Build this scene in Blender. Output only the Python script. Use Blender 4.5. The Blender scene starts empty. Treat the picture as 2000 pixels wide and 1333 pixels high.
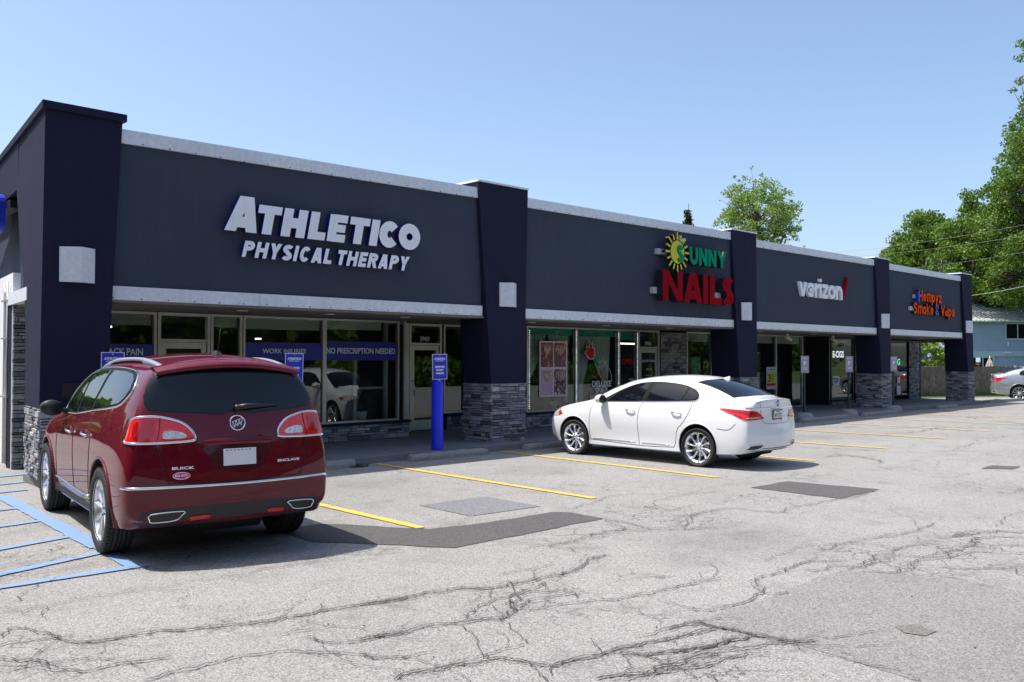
import bpy, bmesh, math, random
import numpy as np
from mathutils import Vector, Matrix
from mathutils.bvhtree import BVHTree
from mathutils.geometry import delaunay_2d_cdt
S = bpy.context.scene
COL = S.collection
rad = math.radians
# ---------------------------------------------------------------- camera
cam_d = bpy.data.cameras.new('camera'); cam = bpy.data.objects.new('camera', cam_d); COL.objects.link(cam)
S.camera = cam
YAW, PITCH, ROLL, EYE = rad(45.97), math.atan(30.5/1750), rad(-0.18), 1.93
cam_d.sensor_width = 36.0; cam_d.lens = 36.0*1750/2000; cam_d.clip_start = .05; cam_d.clip_end = 2000
_f = Vector((math.cos(YAW)*math.cos(PITCH), math.sin(YAW)*math.cos(PITCH), math.sin(PITCH)))
_r = Vector((math.sin(YAW), -math.cos(YAW), 0)); _u = _r.cross(_f)
_r2 = _r*math.cos(ROLL)-_u*math.sin(ROLL); _u2 = _u*math.cos(ROLL)+_r*math.sin(ROLL)
cam.matrix_world = Matrix(((_r2.x,_u2.x,-_f.x,0),(_r2.y,_u2.y,-_f.y,0),(_r2.z,_u2.z,-_f.z,EYE),(0,0,0,1)))
# ---------------------------------------------------------------- light
SUNV = Vector((-.34, .305, 1.0)).normalized()      # towards the sun
EL = math.asin(SUNV.z); AZ = math.atan2(SUNV.x, SUNV.y)   # azimuth from +Y towards +X
W = bpy.data.worlds.new('World'); S.world = W; W.use_nodes = True
wn = W.node_tree.nodes; wl = W.node_tree.links
bg = wn['Background']
sky = wn.new('ShaderNodeTexSky'); sky.sky_type = 'NISHITA'; sky.sun_disc = False
sky.sun_elevation = EL; sky.sun_rotation = AZ; sky.altitude = 200
sky.air_density = 1.0; sky.dust_density = 2.6; sky.ozone_density = 2.7
wl.new(sky.outputs[0], bg.inputs[0]); bg.inputs[1].default_value = 0.15
sun_d = bpy.data.lights.new('sun', 'SUN'); sun_d.energy = 4.1; sun_d.angle = rad(.55); sun_d.color = (1, .955, .89)
sun = bpy.data.objects.new('sun', sun_d); COL.objects.link(sun)
sun.rotation_euler = SUNV.to_track_quat('Z', 'Y').to_euler(); sun.location = (0, 0, 40)
S.view_settings.view_transform = 'Standard'; S.view_settings.look = 'None'
S.view_settings.exposure = 0.56; S.view_settings.gamma = 1.0
S.render.engine = 'CYCLES'; S.cycles.max_bounces = 8; S.cycles.transparent_max_bounces = 12
# ---------------------------------------------------------------- materials
def newmat(n):
    m = bpy.data.materials.new(n); m.use_nodes = True
    return m, m.node_tree.nodes, m.node_tree.links, m.node_tree.nodes['Principled BSDF']
def coords(nd, lk, scale, world=False):
    tc = nd.new('ShaderNodeNewGeometry') if world else nd.new('ShaderNodeTexCoord')
    mp = nd.new('ShaderNodeMapping'); mp.inputs['Scale'].default_value = scale if hasattr(scale, '__len__') else (scale,)*3
    lk.new(tc.outputs['Position' if world else 'Object'], mp.inputs[0]); return mp.outputs[0]
def noise(nd, lk, vec, scale, detail=4, rough=.6):
    n = nd.new('ShaderNodeTexNoise'); n.inputs['Scale'].default_value = scale; n.inputs['Detail'].default_value = detail
    n.inputs['Roughness'].default_value = rough; lk.new(vec, n.inputs['Vector']); return n.outputs['Fac']
def ramp(nd, lk, fac, stops):
    r = nd.new('ShaderNodeValToRGB'); e = r.color_ramp.elements
    while len(e) < len(stops): e.new(.5)
    for k, (p, c) in enumerate(stops):
        e[k].position = p; e[k].color = (c, c, c, 1) if not hasattr(c, '__len__') else (*c, 1)
    lk.new(fac, r.inputs[0]); return r.outputs[0]
def mixc(nd, lk, fac, a, b, mode='MIX'):
    m = nd.new('ShaderNodeMix'); m.data_type = 'RGBA'; m.blend_type = mode
    for s, v in ((m.inputs[0], fac), (m.inputs[6], a), (m.inputs[7], b)):
        if isinstance(v, (int, float)): s.default_value = v
        elif hasattr(v, 'links'): lk.new(v, s)
        else: s.default_value = (*v, 1)
    return m.outputs[2]
def bump(nd, lk, bs, h, strength, dist=.01):
    b = nd.new('ShaderNodeBump'); b.inputs['Strength'].default_value = strength; b.inputs['Distance'].default_value = dist
    lk.new(h, b.inputs['Height']); lk.new(b.outputs[0], bs.inputs['Normal'])
def simple(n, c, rough=.5, metal=0, var=.08, vs=3.0, bmp=0, bs=60, coat=0, spec=.5, emit=None):
    m, nd, lk, p = newmat(n)
    v = coords(nd, lk, 1)
    if var: 
        f = noise(nd, lk, v, vs, 5)
        lo = tuple(x*(1-var) for x in c); hi = tuple(min(1, x*(1+var)) for x in c)
        lk.new(ramp(nd, lk, f, [(.3, lo), (.7, hi)]), p.inputs['Base Color'])
    else: p.inputs['Base Color'].default_value = (*c, 1)
    p.inputs['Roughness'].default_value = rough; p.inputs['Metallic'].default_value = metal
    p.inputs['Specular IOR Level'].default_value = spec
    if coat: p.inputs['Coat Weight'].default_value = coat; p.inputs['Coat Roughness'].default_value = .02
    if bmp: bump(nd, lk, p, noise(nd, lk, v, bs, 6, .7), bmp, .01)
    if emit: p.inputs['Emission Color'].default_value = (*c, 1); p.inputs['Emission Strength'].default_value = emit
    return m
def stucco(n, c, c2, streak=.25):
    m, nd, lk, p = newmat(n)
    v = coords(nd, lk, 1, True)
    f = noise(nd, lk, v, .6, 6, .65)
    base = ramp(nd, lk, f, [(.35, c), (.7, c2)])
    vs = coords(nd, lk, (3, 3, .25), True); st = noise(nd, lk, vs, 1.5, 5, .7)
    base = mixc(nd, lk, ramp(nd, lk, st, [(.5, 0.0), (.8, streak)]), base, tuple(x*1.7+.008 for x in c2))
    g = noise(nd, lk, v, 110, 3, .7); base = mixc(nd, lk, .35, base, ramp(nd, lk, g, [(.3, tuple(x*.5 for x in c)), (.7, tuple(x*1.6 for x in c2))]))
    lk.new(base, p.inputs['Base Color']); p.inputs['Roughness'].default_value = .85; p.inputs['Specular IOR Level'].default_value = .25
    bump(nd, lk, p, noise(nd, lk, v, 70, 5, .75), .9, .012)
    return m
M = {}
M['column'] = stucco('navy_stucco', (.0105, .0115, .032), (.0145, .016, .043))
M['fascia'] = stucco('blue_grey_stucco', (.041, .052, .080), (.052, .065, .096), .2)
def galv():
    m, nd, lk, p = newmat('galvanised_trim'); v = coords(nd, lk, 1, True)
    f = noise(nd, lk, v, 14, 6, .75); f2 = noise(nd, lk, coords(nd, lk, (1, 1, .3), True), 1.1, 4)
    c = ramp(nd, lk, f, [(.3, (.62, .65, .72)), (.68, (.86, .88, .93))])
    c = mixc(nd, lk, ramp(nd, lk, f2, [(.4, 0.), (.75, .35)]), c, (.56, .56, .58))
    lk.new(c, p.inputs['Base Color']); p.inputs['Metallic'].default_value = .12; p.inputs['Roughness'].default_value = .5
    bump(nd, lk, p, noise(nd, lk, v, 8, 4), .25, .01); return m
M['trim'] = galv()
ZONES = [(4.89, 5.05, .7), (5.4, 5.2, .55), (4.63, 3.51, .5), (4.85, 3.16, .6), (5.52, 3.39, .5), (8.63, 3.88, .75), (8.45, 3.32, .6), (9.2, 2.9, .8), (10.0, 3.4, .9), (1.78, 6.21, .7), (3.0, 9.3, .8), (2.2, 8.9, .7), (8.95, 6.95, .9), (7.62, 6.41, .55), (9.11, 6.3, .7), (10.93, 6.48, .8), (14.5, 4.6, 1.1), (20, 5.5, 1.2)]
def asphalt(n, c0, c1, spk=.5, big=True):
    m, nd, lk, p = newmat(n); v = coords(nd, lk, 1, True)
    b = noise(nd, lk, v, .33, 6, .62)
    base = ramp(nd, lk, b, [(.32, c0), (.62, c1)])
    fine = noise(nd, lk, v, 75, 3, .8)
    base = mixc(nd, lk, spk*.8, base, ramp(nd, lk, fine, [(.34, tuple(x*.45 for x in c0)), (.5, c1), (.64, tuple(min(1, x*1.55) for x in c1))]))
    vo = nd.new('ShaderNodeTexVoronoi'); vo.inputs['Scale'].default_value = 90; lk.new(v, vo.inputs['Vector'])
    base = mixc(nd, lk, .6, base, mixc(nd, lk, 1.0, base, ramp(nd, lk, vo.outputs['Color'], [(.15, .35), (.5, 1.0), (.9, 1.5)]), 'MULTIPLY'))
    if big:
        for zx, zy, zr in ((8.05, 5.25, .9), (8.8, 5.2, .8), (7.2, 5.0, .6), (11.0, 10.6, .9), (17.2, 10.4, 1.0), (7.8, 11.3, .8), (20.4, 10.6, 1.0)):
            ds = nd.new('ShaderNodeVectorMath'); ds.operation = 'DISTANCE'; lk.new(v, ds.inputs[0]); ds.inputs[1].default_value = (zx, zy, 0)
            mr = nd.new('ShaderNodeMapRange'); mr.inputs[1].default_value = zr*.1; mr.inputs[2].default_value = zr; mr.inputs[3].default_value = 1; mr.inputs[4].default_value = 0; lk.new(ds.outputs['Value'], mr.inputs[0])
            base = mixc(nd, lk, mixc(nd, lk, 1., mr.outputs[0], ramp(nd, lk, noise(nd, lk, v, 2.6, 5, .7), [(.35, .1), (.65, .55)]), 'MULTIPLY'), base, tuple(x*.58 for x in c0))
        s = noise(nd, lk, v, 1.7, 5, .7)
        base = mixc(nd, lk, ramp(nd, lk, s, [(.52, 0.), (.72, .45)]), base, tuple(x*.62 for x in c0))
        # alligator cracking: webs of fine cracks in worn zones of the lot
        d = nd.new('ShaderNodeTexNoise'); d.inputs['Scale'].default_value = 4; d.inputs['Detail'].default_value = 7; d.inputs['Roughness'].default_value = .65; lk.new(v, d.inputs['Vector'])
        ad = nd.new('ShaderNodeVectorMath'); ad.operation = 'MULTIPLY_ADD'; lk.new(d.outputs['Color'], ad.inputs[0]); ad.inputs[1].default_value = (.30,)*3; lk.new(v, ad.inputs[2])
        zone = None
        for zx, zy, zr in ZONES:
            ds = nd.new('ShaderNodeVectorMath'); ds.operation = 'DISTANCE'; lk.new(ad.outputs[0], ds.inputs[0]); ds.inputs[1].default_value = (zx+.15, zy+.15, .15)
            mr = nd.new('ShaderNodeMapRange'); mr.inputs[1].default_value = zr*.45; mr.inputs[2].default_value = zr*1.1; mr.inputs[3].default_value = 1; mr.inputs[4].default_value = 0; lk.new(ds.outputs['Value'], mr.inputs[0])
            if zone is None: zone = mr.outputs[0]
            else:
                mm = nd.new('ShaderNodeMath'); mm.operation = 'MAXIMUM'; lk.new(zone, mm.inputs[0]); lk.new(mr.outputs[0], mm.inputs[1]); zone = mm.outputs[0]
        far = ramp(nd, lk, noise(nd, lk, v, .37, 3), [(.52, 0.), (.60, .8)])
        for sc, wd, mk, st in ((3.1, .028, zone, .85), (7.0, .05, zone, .35), (1.15, .011, far, .8)):
            e = nd.new('ShaderNodeTexVoronoi'); e.feature = 'DISTANCE_TO_EDGE'; e.inputs['Scale'].default_value = sc; lk.new(ad.outputs[0], e.inputs['Vector'])
            gate = ramp(nd, lk, noise(nd, lk, v, 2.3*sc/3, 3, .6), [(.40, 0.), (.52, st)])
            cr = mixc(nd, lk, 1.0, mixc(nd, lk, 1.0, ramp(nd, lk, e.outputs['Distance'], [(.0, 1.), (wd*.4, .9), (wd, .0)]), mk, 'MULTIPLY'), gate, 'MULTIPLY')
            base = mixc(nd, lk, cr, base, (.058, .054, .05))
    lk.new(base, p.inputs['Base Color']); p.inputs['Roughness'].default_value = .9; p.inputs['Specular IOR Level'].default_value = .3
    bump(nd, lk, p, fine, .6, .008); return m
M['asphalt'] = asphalt('weathered_asphalt', (.215, .208, .196), (.300, .290, .274), .7)
M['old_patch'] = asphalt('old_asphalt_patch', (.185, .180, .170), (.240, .233, .222), .55, False)
M['dark_patch'] = asphalt('dark_asphalt_patch', (.085, .082, .08), (.105, .10, .096), .35, False)
M['grey_patch'] = asphalt('smooth_grey_patch', (.175, .175, .185), (.20, .20, .21), .3, False)
M['crack'] = simple('crack_filler', (.06, .056, .050), .95, var=.4, vs=8)
M['crack_soft'] = simple('crumbled_edge', (.19, .184, .176), .95, var=.3, vs=20)
def conc(n, c, v_=.25):
    m, nd, lk, p = newmat(n); v = coords(nd, lk, 1, True)
    f = noise(nd, lk, v, 2.2, 7, .7); lo = tuple(x*(1-v_) for x in c)
    b = mixc(nd, lk, .4, ramp(nd, lk, f, [(.3, lo), (.7, c)]), ramp(nd, lk, noise(nd, lk, v, 60, 3, .8), [(.3, tuple(x*.5 for x in c)), (.7, tuple(min(1, x*1.4) for x in c))]))
    lk.new(b, p.inputs['Base Color']); p.inputs['Roughness'].default_value = .9; bump(nd, lk, p, noise(nd, lk, v, 40, 5, .8), .7, .01); return m
M['walk'] = conc('concrete_sidewalk', (.20, .20, .205)); M['kerb'] = conc('old_concrete', (.34, .33, .31), .4)
def paint(n, c, wear):
    m, nd, lk, p = newmat(n); v = coords(nd, lk, 1, True)
    f = noise(nd, lk, v, 26, 6, .85); f2 = noise(nd, lk, v, 1.6, 3)
    k = mixc(nd, lk, .45, f, f2)
    b = mixc(nd, lk, ramp(nd, lk, k, [(.5, 0.), (.5+wear, 1.)]), c, (.26, .25, .24))
    lk.new(b, p.inputs['Base Color']); p.inputs['Roughness'].default_value = .8; bump(nd, lk, p, noise(nd, lk, v, 55, 3, .8), .5, .006); return m
M['yellow'] = paint('yellow_line_paint', (.72, .45, .06), .22)
M['blue_line'] = paint('blue_line_paint', (.17, .28, .47), .20)
def stone():
    m, nd, lk, p = newmat('ledge_stone'); g = nd.new('ShaderNodeNewGeometry'); v = coords(nd, lk, 1, True)
    c = ramp(nd, lk, g.outputs['Random Per Island'], [(.0, (.07, .072, .09)), (.18, (.15, .155, .18)), (.38, (.30, .305, .335)), (.58, (.22, .21, .225)), (.78, (.40, .40, .43)), (.92, (.36, .32, .28)), (1., (.50, .50, .52))])
    c = mixc(nd, lk, .55, c, mixc(nd, lk, 1., c, ramp(nd, lk, noise(nd, lk, v, 22, 6, .75), [(.3, .35), (.7, 1.7)]), 'MULTIPLY'))
    lk.new(c, p.inputs['Base Color']); p.inputs['Roughness'].default_value = .85; bump(nd, lk, p, noise(nd, lk, v, 35, 6, .7), 1., .02); return m
M['stone'] = stone()
def glassmat(n, tint, refl, k):
    m = bpy.data.materials.new(n); m.use_nodes = True; nd = m.node_tree.nodes; lk = m.node_tree.links; nd.clear()
    o = nd.new('ShaderNodeOutputMaterial'); t = nd.new('ShaderNodeBsdfTransparent'); t.inputs[0].default_value = (*tint, 1)
    g = nd.new('ShaderNodeBsdfGlossy'); g.inputs['Roughness'].default_value = .0; g.inputs[0].default_value = (.95, 1, .97, 1)
    fr = nd.new('ShaderNodeFresnel'); fr.inputs[0].default_value = 1.5
    ma = nd.new('ShaderNodeMath'); ma.operation = 'MULTIPLY_ADD'; ma.inputs[1].default_value = k; ma.inputs[2].default_value = refl; ma.use_clamp = True
    v = coords(nd, lk, (1, 1, .7)); bp = nd.new('ShaderNodeBump'); bp.inputs['Strength'].default_value = .02; bp.inputs['Distance'].default_value = .02
    lk.new(noise(nd, lk, v, 1.2, 1), bp.inputs['Height']); lk.new(bp.outputs[0], g.inputs['Normal'])
    mx = nd.new('ShaderNodeMixShader'); lk.new(fr.outputs[0], ma.inputs[0]); lk.new(ma.outputs[0], mx.inputs[0])
    lk.new(t.outputs[0], mx.inputs[1]); lk.new(g.outputs[0], mx.inputs[2]); lk.new(mx.outputs[0], o.inputs[0]); return m
M['glass'] = glassmat('shop_glass', (.70, .76, .73), .035, .95)
M['alu'] = simple('aluminium_frame', (.46, .45, .43), .42, .55, .1)
M['alu_dark'] = simple('dark_bronze_frame', (.05, .05, .055), .4, .3)
M['soffit'] = simple('soffit_boards', (.16, .145, .12), .8, 0, .25, 1.5)
M['black'] = simple('black_plastic', (.012, .012, .013), .45, 0, .1)
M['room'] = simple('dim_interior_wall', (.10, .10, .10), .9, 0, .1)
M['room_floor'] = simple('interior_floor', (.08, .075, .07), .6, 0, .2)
M['white'] = simple('white_paint', (.78, .78, .80), .6, 0, .05)
M['valance'] = simple('pale_valance', (.50, .52, .50), .8, 0, .05)
M['banner'] = simple('royal_blue_film', (.012, .022, .30), .5, 0, .05)
M['letter_grey'] = simple('pale_lettering', (.70, .74, .80), .5, 0, 0)
M['sign_blue'] = simple('royal_blue_sign', (.015, .035, .50), .45, 0, .05)
M['sign_white'] = simple('white_sign_face', (.88, .89, .94), .45, 0, .03)
M['return_blue'] = simple('blue_letter_return', (.008, .012, .22), .4, 0, 0)
M['bollard'] = simple('blue_bollard_sleeve', (.012, .030, .78), .38, 0, .08)
M['red_face'] = simple('red_acrylic', (.30, .003, .012), .8, 0, .04, spec=.05)
M['green_face'] = simple('green_acrylic', (.0, .30, .16), .8, 0, .04, spec=.05)
M['yellow_face'] = simple('yellow_acrylic', (.62, .58, .05), .6, 0, .04, spec=.2)
M['raceway'] = simple('pale_raceway', (.50, .54, .56), .6, 0, .05)
M['orange_face'] = simple('orange_acrylic', (.98, .10, .008), .8, 0, .03, spec=.05)
M['grey_sign'] = simple('grey_sign_sheet', (.33, .31, .38), .5, 0, .08)
M['green_post'] = simple('dark_green_steel', (.008, .045, .04), .5, .2, .1)
M['teal'] = simple('teal_paint', (.05, .38, .33), .7, 0, .05)
def curtain():
    m, nd, lk, p = newmat('sheer_curtain'); p.inputs['Base Color'].default_value = (.78, .85, .85, 1); p.inputs['Roughness'].default_value = .9
    p.inputs['Alpha'].default_value = .72; return m
M['curtain'] = curtain()
M['lamp_glow'] = simple('fluorescent_tube', (1, .96, .85), .5, 0, 0, emit=3.0)
M['leaf_neon'] = simple('neon_green', (.1, .9, .35), .5, 0, 0, emit=.5)
M['neon_red'] = simple('neon_red', (.55, .02, .03), .6, 0, 0, spec=.1)
# cars
M['chrome'] = simple('chrome', (.78, .80, .84), .08, 1., 0); M['alloy'] = simple('bright_alloy', (.80, .81, .84), .26, .85, .05); M['rail'] = simple('satin_aluminium_rail', (.42, .47, .55), .35, .6, .05)
M['tyre'] = simple('tyre_rubber', (.018, .018, .019), .75, 0, .2, 8, .3, 40)
M['under'] = simple('underbody_black', (.008, .008, .009), .8, 0, .1)
M['plastic'] = simple('charcoal_cladding', (.022, .022, .026), .6, 0, .1)
def carpaint(n, c, metal=.0, rough=.35):
    m, nd, lk, p = newmat(n); v = coords(nd, lk, 1)
    f = noise(nd, lk, v, 900, 1); lk.new(ramp(nd, lk, f, [(.3, tuple(x*.85 for x in c)), (.7, tuple(min(1, x*1.15) for x in c))]), p.inputs['Base Color'])
    p.inputs['Metallic'].default_value = metal; p.inputs['Roughness'].default_value = rough
    p.inputs['Coat Weight'].default_value = 1.; p.inputs['Coat Roughness'].default_value = .015; p.inputs['Coat IOR'].default_value = 1.45; return m
M['red_paint'] = carpaint('deep_red_car_paint', (.115, .002, .012), .0, .6)
M['red_paint'].node_tree.nodes['Principled BSDF'].inputs['Specular IOR Level'].default_value = .05
M['white_paint'] = carpaint('white_car_paint', (.80, .81, .83), 0, .4)
M['silver_paint'] = carpaint('silver_car_paint', (.42, .42, .43), .6)
M['car_glass'] = simple('tinted_car_glass', (.006, .007, .010), .0, 0, 0, spec=.5)
M['car_glass'].node_tree.nodes['Principled BSDF'].inputs['IOR'].default_value = 1.5
M['pillar_black'] = simple('door_pillar_black', (.008, .008, .009), .6, 0, 0, spec=.15)
M['lens_red'] = simple('red_lamp_lens', (.75, .010, .012), .08, 0, .1, 20, coat=1.)
M['lens_dark'] = simple('dark_red_lens', (.42, .006, .008), .08, 0, .2, 30, coat=1.)
M['lens_clear'] = simple('clear_lamp_lens', (.62, .60, .62), .15, .3, .5, 60, coat=1.)
M['reflector'] = simple('red_reflector', (.5, .02, .012), .25, 0, 0)
M['plate'] = simple('white_plate', (.70, .71, .74), .5, 0, .05)
M['pink'] = simple('pink_sticker', (.62, .03, .20), .5, 0, 0)
M['seat'] = simple('dark_seat', (.02, .02, .022), .8)
# vegetation / fence / house
def leafmat(n, a, b, c):
    m, nd, lk, p = newmat(n); g = nd.new('ShaderNodeNewGeometry')
    col = ramp(nd, lk, g.outputs['Random Per Island'], [(.0, a), (.5, b), (1., c)])
    big = noise(nd, lk, coords(nd, lk, 1, True), .55, 3)
    col = mixc(nd, lk, ramp(nd, lk, big, [(.4, 0.), (.65, .6)]), col, c)
    lk.new(col, p.inputs['Base Color']); p.inputs['Roughness'].default_value = .55; p.inputs['Specular IOR Level'].default_value = .3
    t = nd.new('ShaderNodeBsdfTranslucent'); lk.new(mixc(nd, lk, 1., col, (.9, 1.2, .4), 'MULTIPLY'), t.inputs[0])
    ms = nd.new('ShaderNodeMixShader'); ms.inputs[0].default_value = .32; o = nd['Material Output']
    lk.new(p.outputs[0], ms.inputs[1]); lk.new(t.outputs[0], ms.inputs[2]); lk.new(ms.outputs[0], o.inputs[0]); return m
M['leaf'] = leafmat('summer_leaves', (.048, .095, .018), (.098, .170, .029), (.18, .26, .045))
M['leaf_bright'] = leafmat('bright_leaves', (.12, .19, .05), (.20, .29, .07), (.30, .37, .10))
M['leaf_dark'] = leafmat('conifer_needles', (.02, .035, .02), (.035, .05, .025), (.05, .06, .03))
M['bark'] = simple('bark', (.09, .075, .06), .9, 0, .35, 6, .8, 25)
M['fence'] = simple('weathered_boards', (.16, .135, .11), .9, 0, .4, 5, .5, 30)
M['grass'] = simple('grass', (.085, .13, .025), .9, 0, .35, 2, .8, 30)
M['siding'] = simple('blue_siding', (.34, .42, .58), .7, 0, .08)
M['siding_trim'] = simple('pale_blue_trim', (.42, .54, .66), .7, 0, .05)
M['roof'] = simple('grey_metal_roof', (.44, .46, .43), .5, .2, .12)
M['dark_glass'] = simple('dark_window_glass', (.01, .012, .014), .05, 0, 0)
# ---------------------------------------------------------------- mesh helpers
class MB:
    def __init__(s): s.v = []; s.f = []; s.mi = []; s.mats = []; s.sm = []
    def m(s, mat):
        if mat not in s.mats: s.mats.append(mat)
        return s.mats.index(mat)
    def add(s, vs, fs, mat, smooth=False):
        b = len(s.v); k = s.m(mat); s.v += [tuple(p) for p in vs]
        for f in fs: s.f.append(tuple(i+b for i in f)); s.mi.append(k); s.sm.append(smooth)
    def box(s, x0, x1, y0, y1, z0, z1, mat, M4=None):
        vs = [(x, y, z) for z in (z0, z1) for y in (y0, y1) for x in (x0, x1)]
        if M4 is not None: vs = [tuple(M4 @ Vector(p)) for p in vs]
        s.add(vs, [(0,2,3,1),(4,5,7,6),(0,1,5,4),(2,6,7,3),(0,4,6,2),(1,3,7,5)], mat)
    def hexa(s, bot, top, mat):   # two 4-gons
        s.add(list(bot)+list(top), [(3,2,1,0),(4,5,6,7),(0,1,5,4),(1,2,6,5),(2,3,7,6),(3,0,4,7)], mat)
    def tube(s, pts, r, mat, n=8, closed=False, rs=None, cap=True, smooth=True):
        pts = [Vector(p) for p in pts]; N = len(pts); vs = []; up = Vector((0, 0, 1)); prev = None
        for i, p in enumerate(pts):
            if closed: t = pts[(i+1) % N]-pts[i-1]
            else: t = pts[min(i+1, N-1)]-pts[max(i-1, 0)]
            t = t.normalized() if t.length > 1e-9 else Vector((1, 0, 0))
            if prev is None: a = up.cross(t) if abs(t.z) < .95 else Vector((1, 0, 0)).cross(t)
            else: a = prev - t*prev.dot(t)
            a = a.normalized(); prev = a; b = t.cross(a); R = rs[i] if rs else r
            for k in range(n):
                q = 2*math.pi*k/n; vs.append(p+a*(R*math.cos(q))+b*(R*math.sin(q)))
        fs = []
        for i in range(N if closed else N-1):
            for k in range(n):
                i2 = (i+1) % N; fs.append((i*n+k, i*n+(k+1) % n, i2*n+(k+1) % n, i2*n+k))
        if not closed and cap: fs += [tuple(range(n-1, -1, -1)), tuple((N-1)*n+k for k in range(n))]
        s.add(vs, fs, mat, smooth)
    def lathe(s, prof, mat, n=48, M4=None, smooth=True, closed=False):  # prof (r, h) around z
        vs = []; P = len(prof)
        for k in range(n):
            q = 2*math.pi*k/n
            for r, h in prof: vs.append(Vector((r*math.cos(q), r*math.sin(q), h)))
        if M4 is not None: vs = [M4 @ p for p in vs]
        fs = []
        for k in range(n):
            k2 = (k+1) % n
            for i in range(P if closed else P-1):
                j = (i+1) % P; fs.append((k*P+i, k2*P+i, k2*P+j, k*P+j))
        s.add(vs, fs, mat, smooth)
    def poly(s, pts, d, mat, side=None):  # extrude a 3D polygon by vector d (triangulated caps)
        n = len(pts); P = [Vector(p) for p in pts]; d = Vector(d)
        nrm = Vector((0, 0, 0))
        for i in range(n):
            a, b = P[i], P[(i+1) % n]; nrm += a.cross(b)
        nrm.normalize(); ax = (P[1]-P[0]).normalized(); ay = nrm.cross(ax)
        c2 = [Vector(((p-P[0]).dot(ax), (p-P[0]).dot(ay))) for p in P]
        from mathutils.geometry import tessellate_polygon
        tr = tessellate_polygon([c2])
        s.add(P+[p+d for p in P], [tuple(t) for t in tr]+[tuple(i+n for i in t) for t in tr], mat)
        s.add(P+[p+d for p in P], [(i, (i+1) % n, (i+1) % n+n, i+n) for i in range(n)], side or mat)
    def build(s, name, parent=None, **kw):
        me = bpy.data.meshes.new(name); me.from_pydata(s.v, [], s.f)
        for m in s.mats: me.materials.append(M[m] if isinstance(m, str) else m)
        me.polygons.foreach_set('material_index', s.mi); me.polygons.foreach_set('use_smooth', s.sm)
        me.update()
        return link(name, me, parent, **kw)
def link(name, me, parent=None, label=None, cat=None, group=None, kind=None, recalc=True):
    if recalc and name not in ('pane', 'transom_pane', 'return_window'):
        bm = bmesh.new(); bm.from_mesh(me); bmesh.ops.recalc_face_normals(bm, faces=bm.faces); bm.to_mesh(me); bm.free()
    o = bpy.data.objects.new(name, me); COL.objects.link(o); o.parent = parent
    tag(o, label, cat, group, kind); return o
def tag(o, label=None, cat=None, group=None, kind=None):
    if label: o['label'] = label
    if cat: o['category'] = cat
    if group: o['group'] = group
    if kind: o['kind'] = kind
    return o
def thing(name, label, cat, loc=(0, 0, 0), rz=0, group=None, kind=None):
    o = bpy.data.objects.new(name, None); COL.objects.link(o); o.location = loc; o.rotation_euler = (0, 0, rz)
    o.empty_display_size = .2
    return tag(o, label, cat, group, kind)
def copy_tree(o, loc=None, rz=None, label=None, parent=None):
    c = o.copy(); COL.objects.link(c); c.parent = parent
    if loc is not None: c.location = loc
    if rz is not None: c.rotation_euler = (0, 0, rz)
    if label: c['label'] = label
    for ch in [x for x in bpy.data.objects if x.parent == o]: copy_tree(ch, parent=c)
    return c
def crom(pts, n=6, closed=False):
    P = [Vector(p) for p in pts]; N = len(P); out = []
    for i in range(N if closed else N-1):
        g = (lambda k: P[k % N]) if closed else (lambda k: P[min(max(k, 0), N-1)])
        a, b, c, d = g(i-1), g(i), g(i+1), g(i+2)
        for k in range(n):
            t = k/n; out.append(.5*((2*b)+(c-a)*t+(2*a-5*b+4*c-d)*t*t+(3*b-3*c+d-a)*t**3))
    if not closed: out.append(P[-1])
    return out
# text with the built-in font, as one mesh: drawn in the x-z plane facing -y, ox/oz = left bottom
def text_mesh(body, h, off=0., shear=0., ext=.002, width=None):
    cu = bpy.data.curves.new('txt', 'FONT'); cu.body = body; cu.offset = off; cu.shear = shear; cu.extrude = 0; cu.resolution_u = 4
    o = bpy.data.objects.new('txt', cu); COL.objects.link(o); dg = bpy.context.evaluated_depsgraph_get(); dg.update()
    me = bpy.data.meshes.new_from_object(o.evaluated_get(dg)); bpy.data.objects.remove(o)
    n = len(me.vertices); co = np.zeros(n*3); me.vertices.foreach_get('co', co); co = co.reshape(n, 3)
    mn, mx = co.min(0), co.max(0); sz = mx-mn; sy = h/sz[1]; sx = (width/sz[0]) if width else sy
    out = [((p[0]-mn[0])*sx, 0, (p[1]-mn[1])*sy) for p in co]; fs = [tuple(p.vertices) for p in me.polygons]
    bpy.data.meshes.remove(me)
    return out, fs, sz[0]*sx
def put_text(mb, body, M4, h, mat, off=.0, shear=0., width=None, center=False, d=.0):
    vs, fs, w = text_mesh(body, h, off, shear, width=width)
    dx = -w/2 if center else 0
    mb.add([M4 @ Vector((x+dx, -d, z)) for x, y, z in vs], fs, mat)
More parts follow.
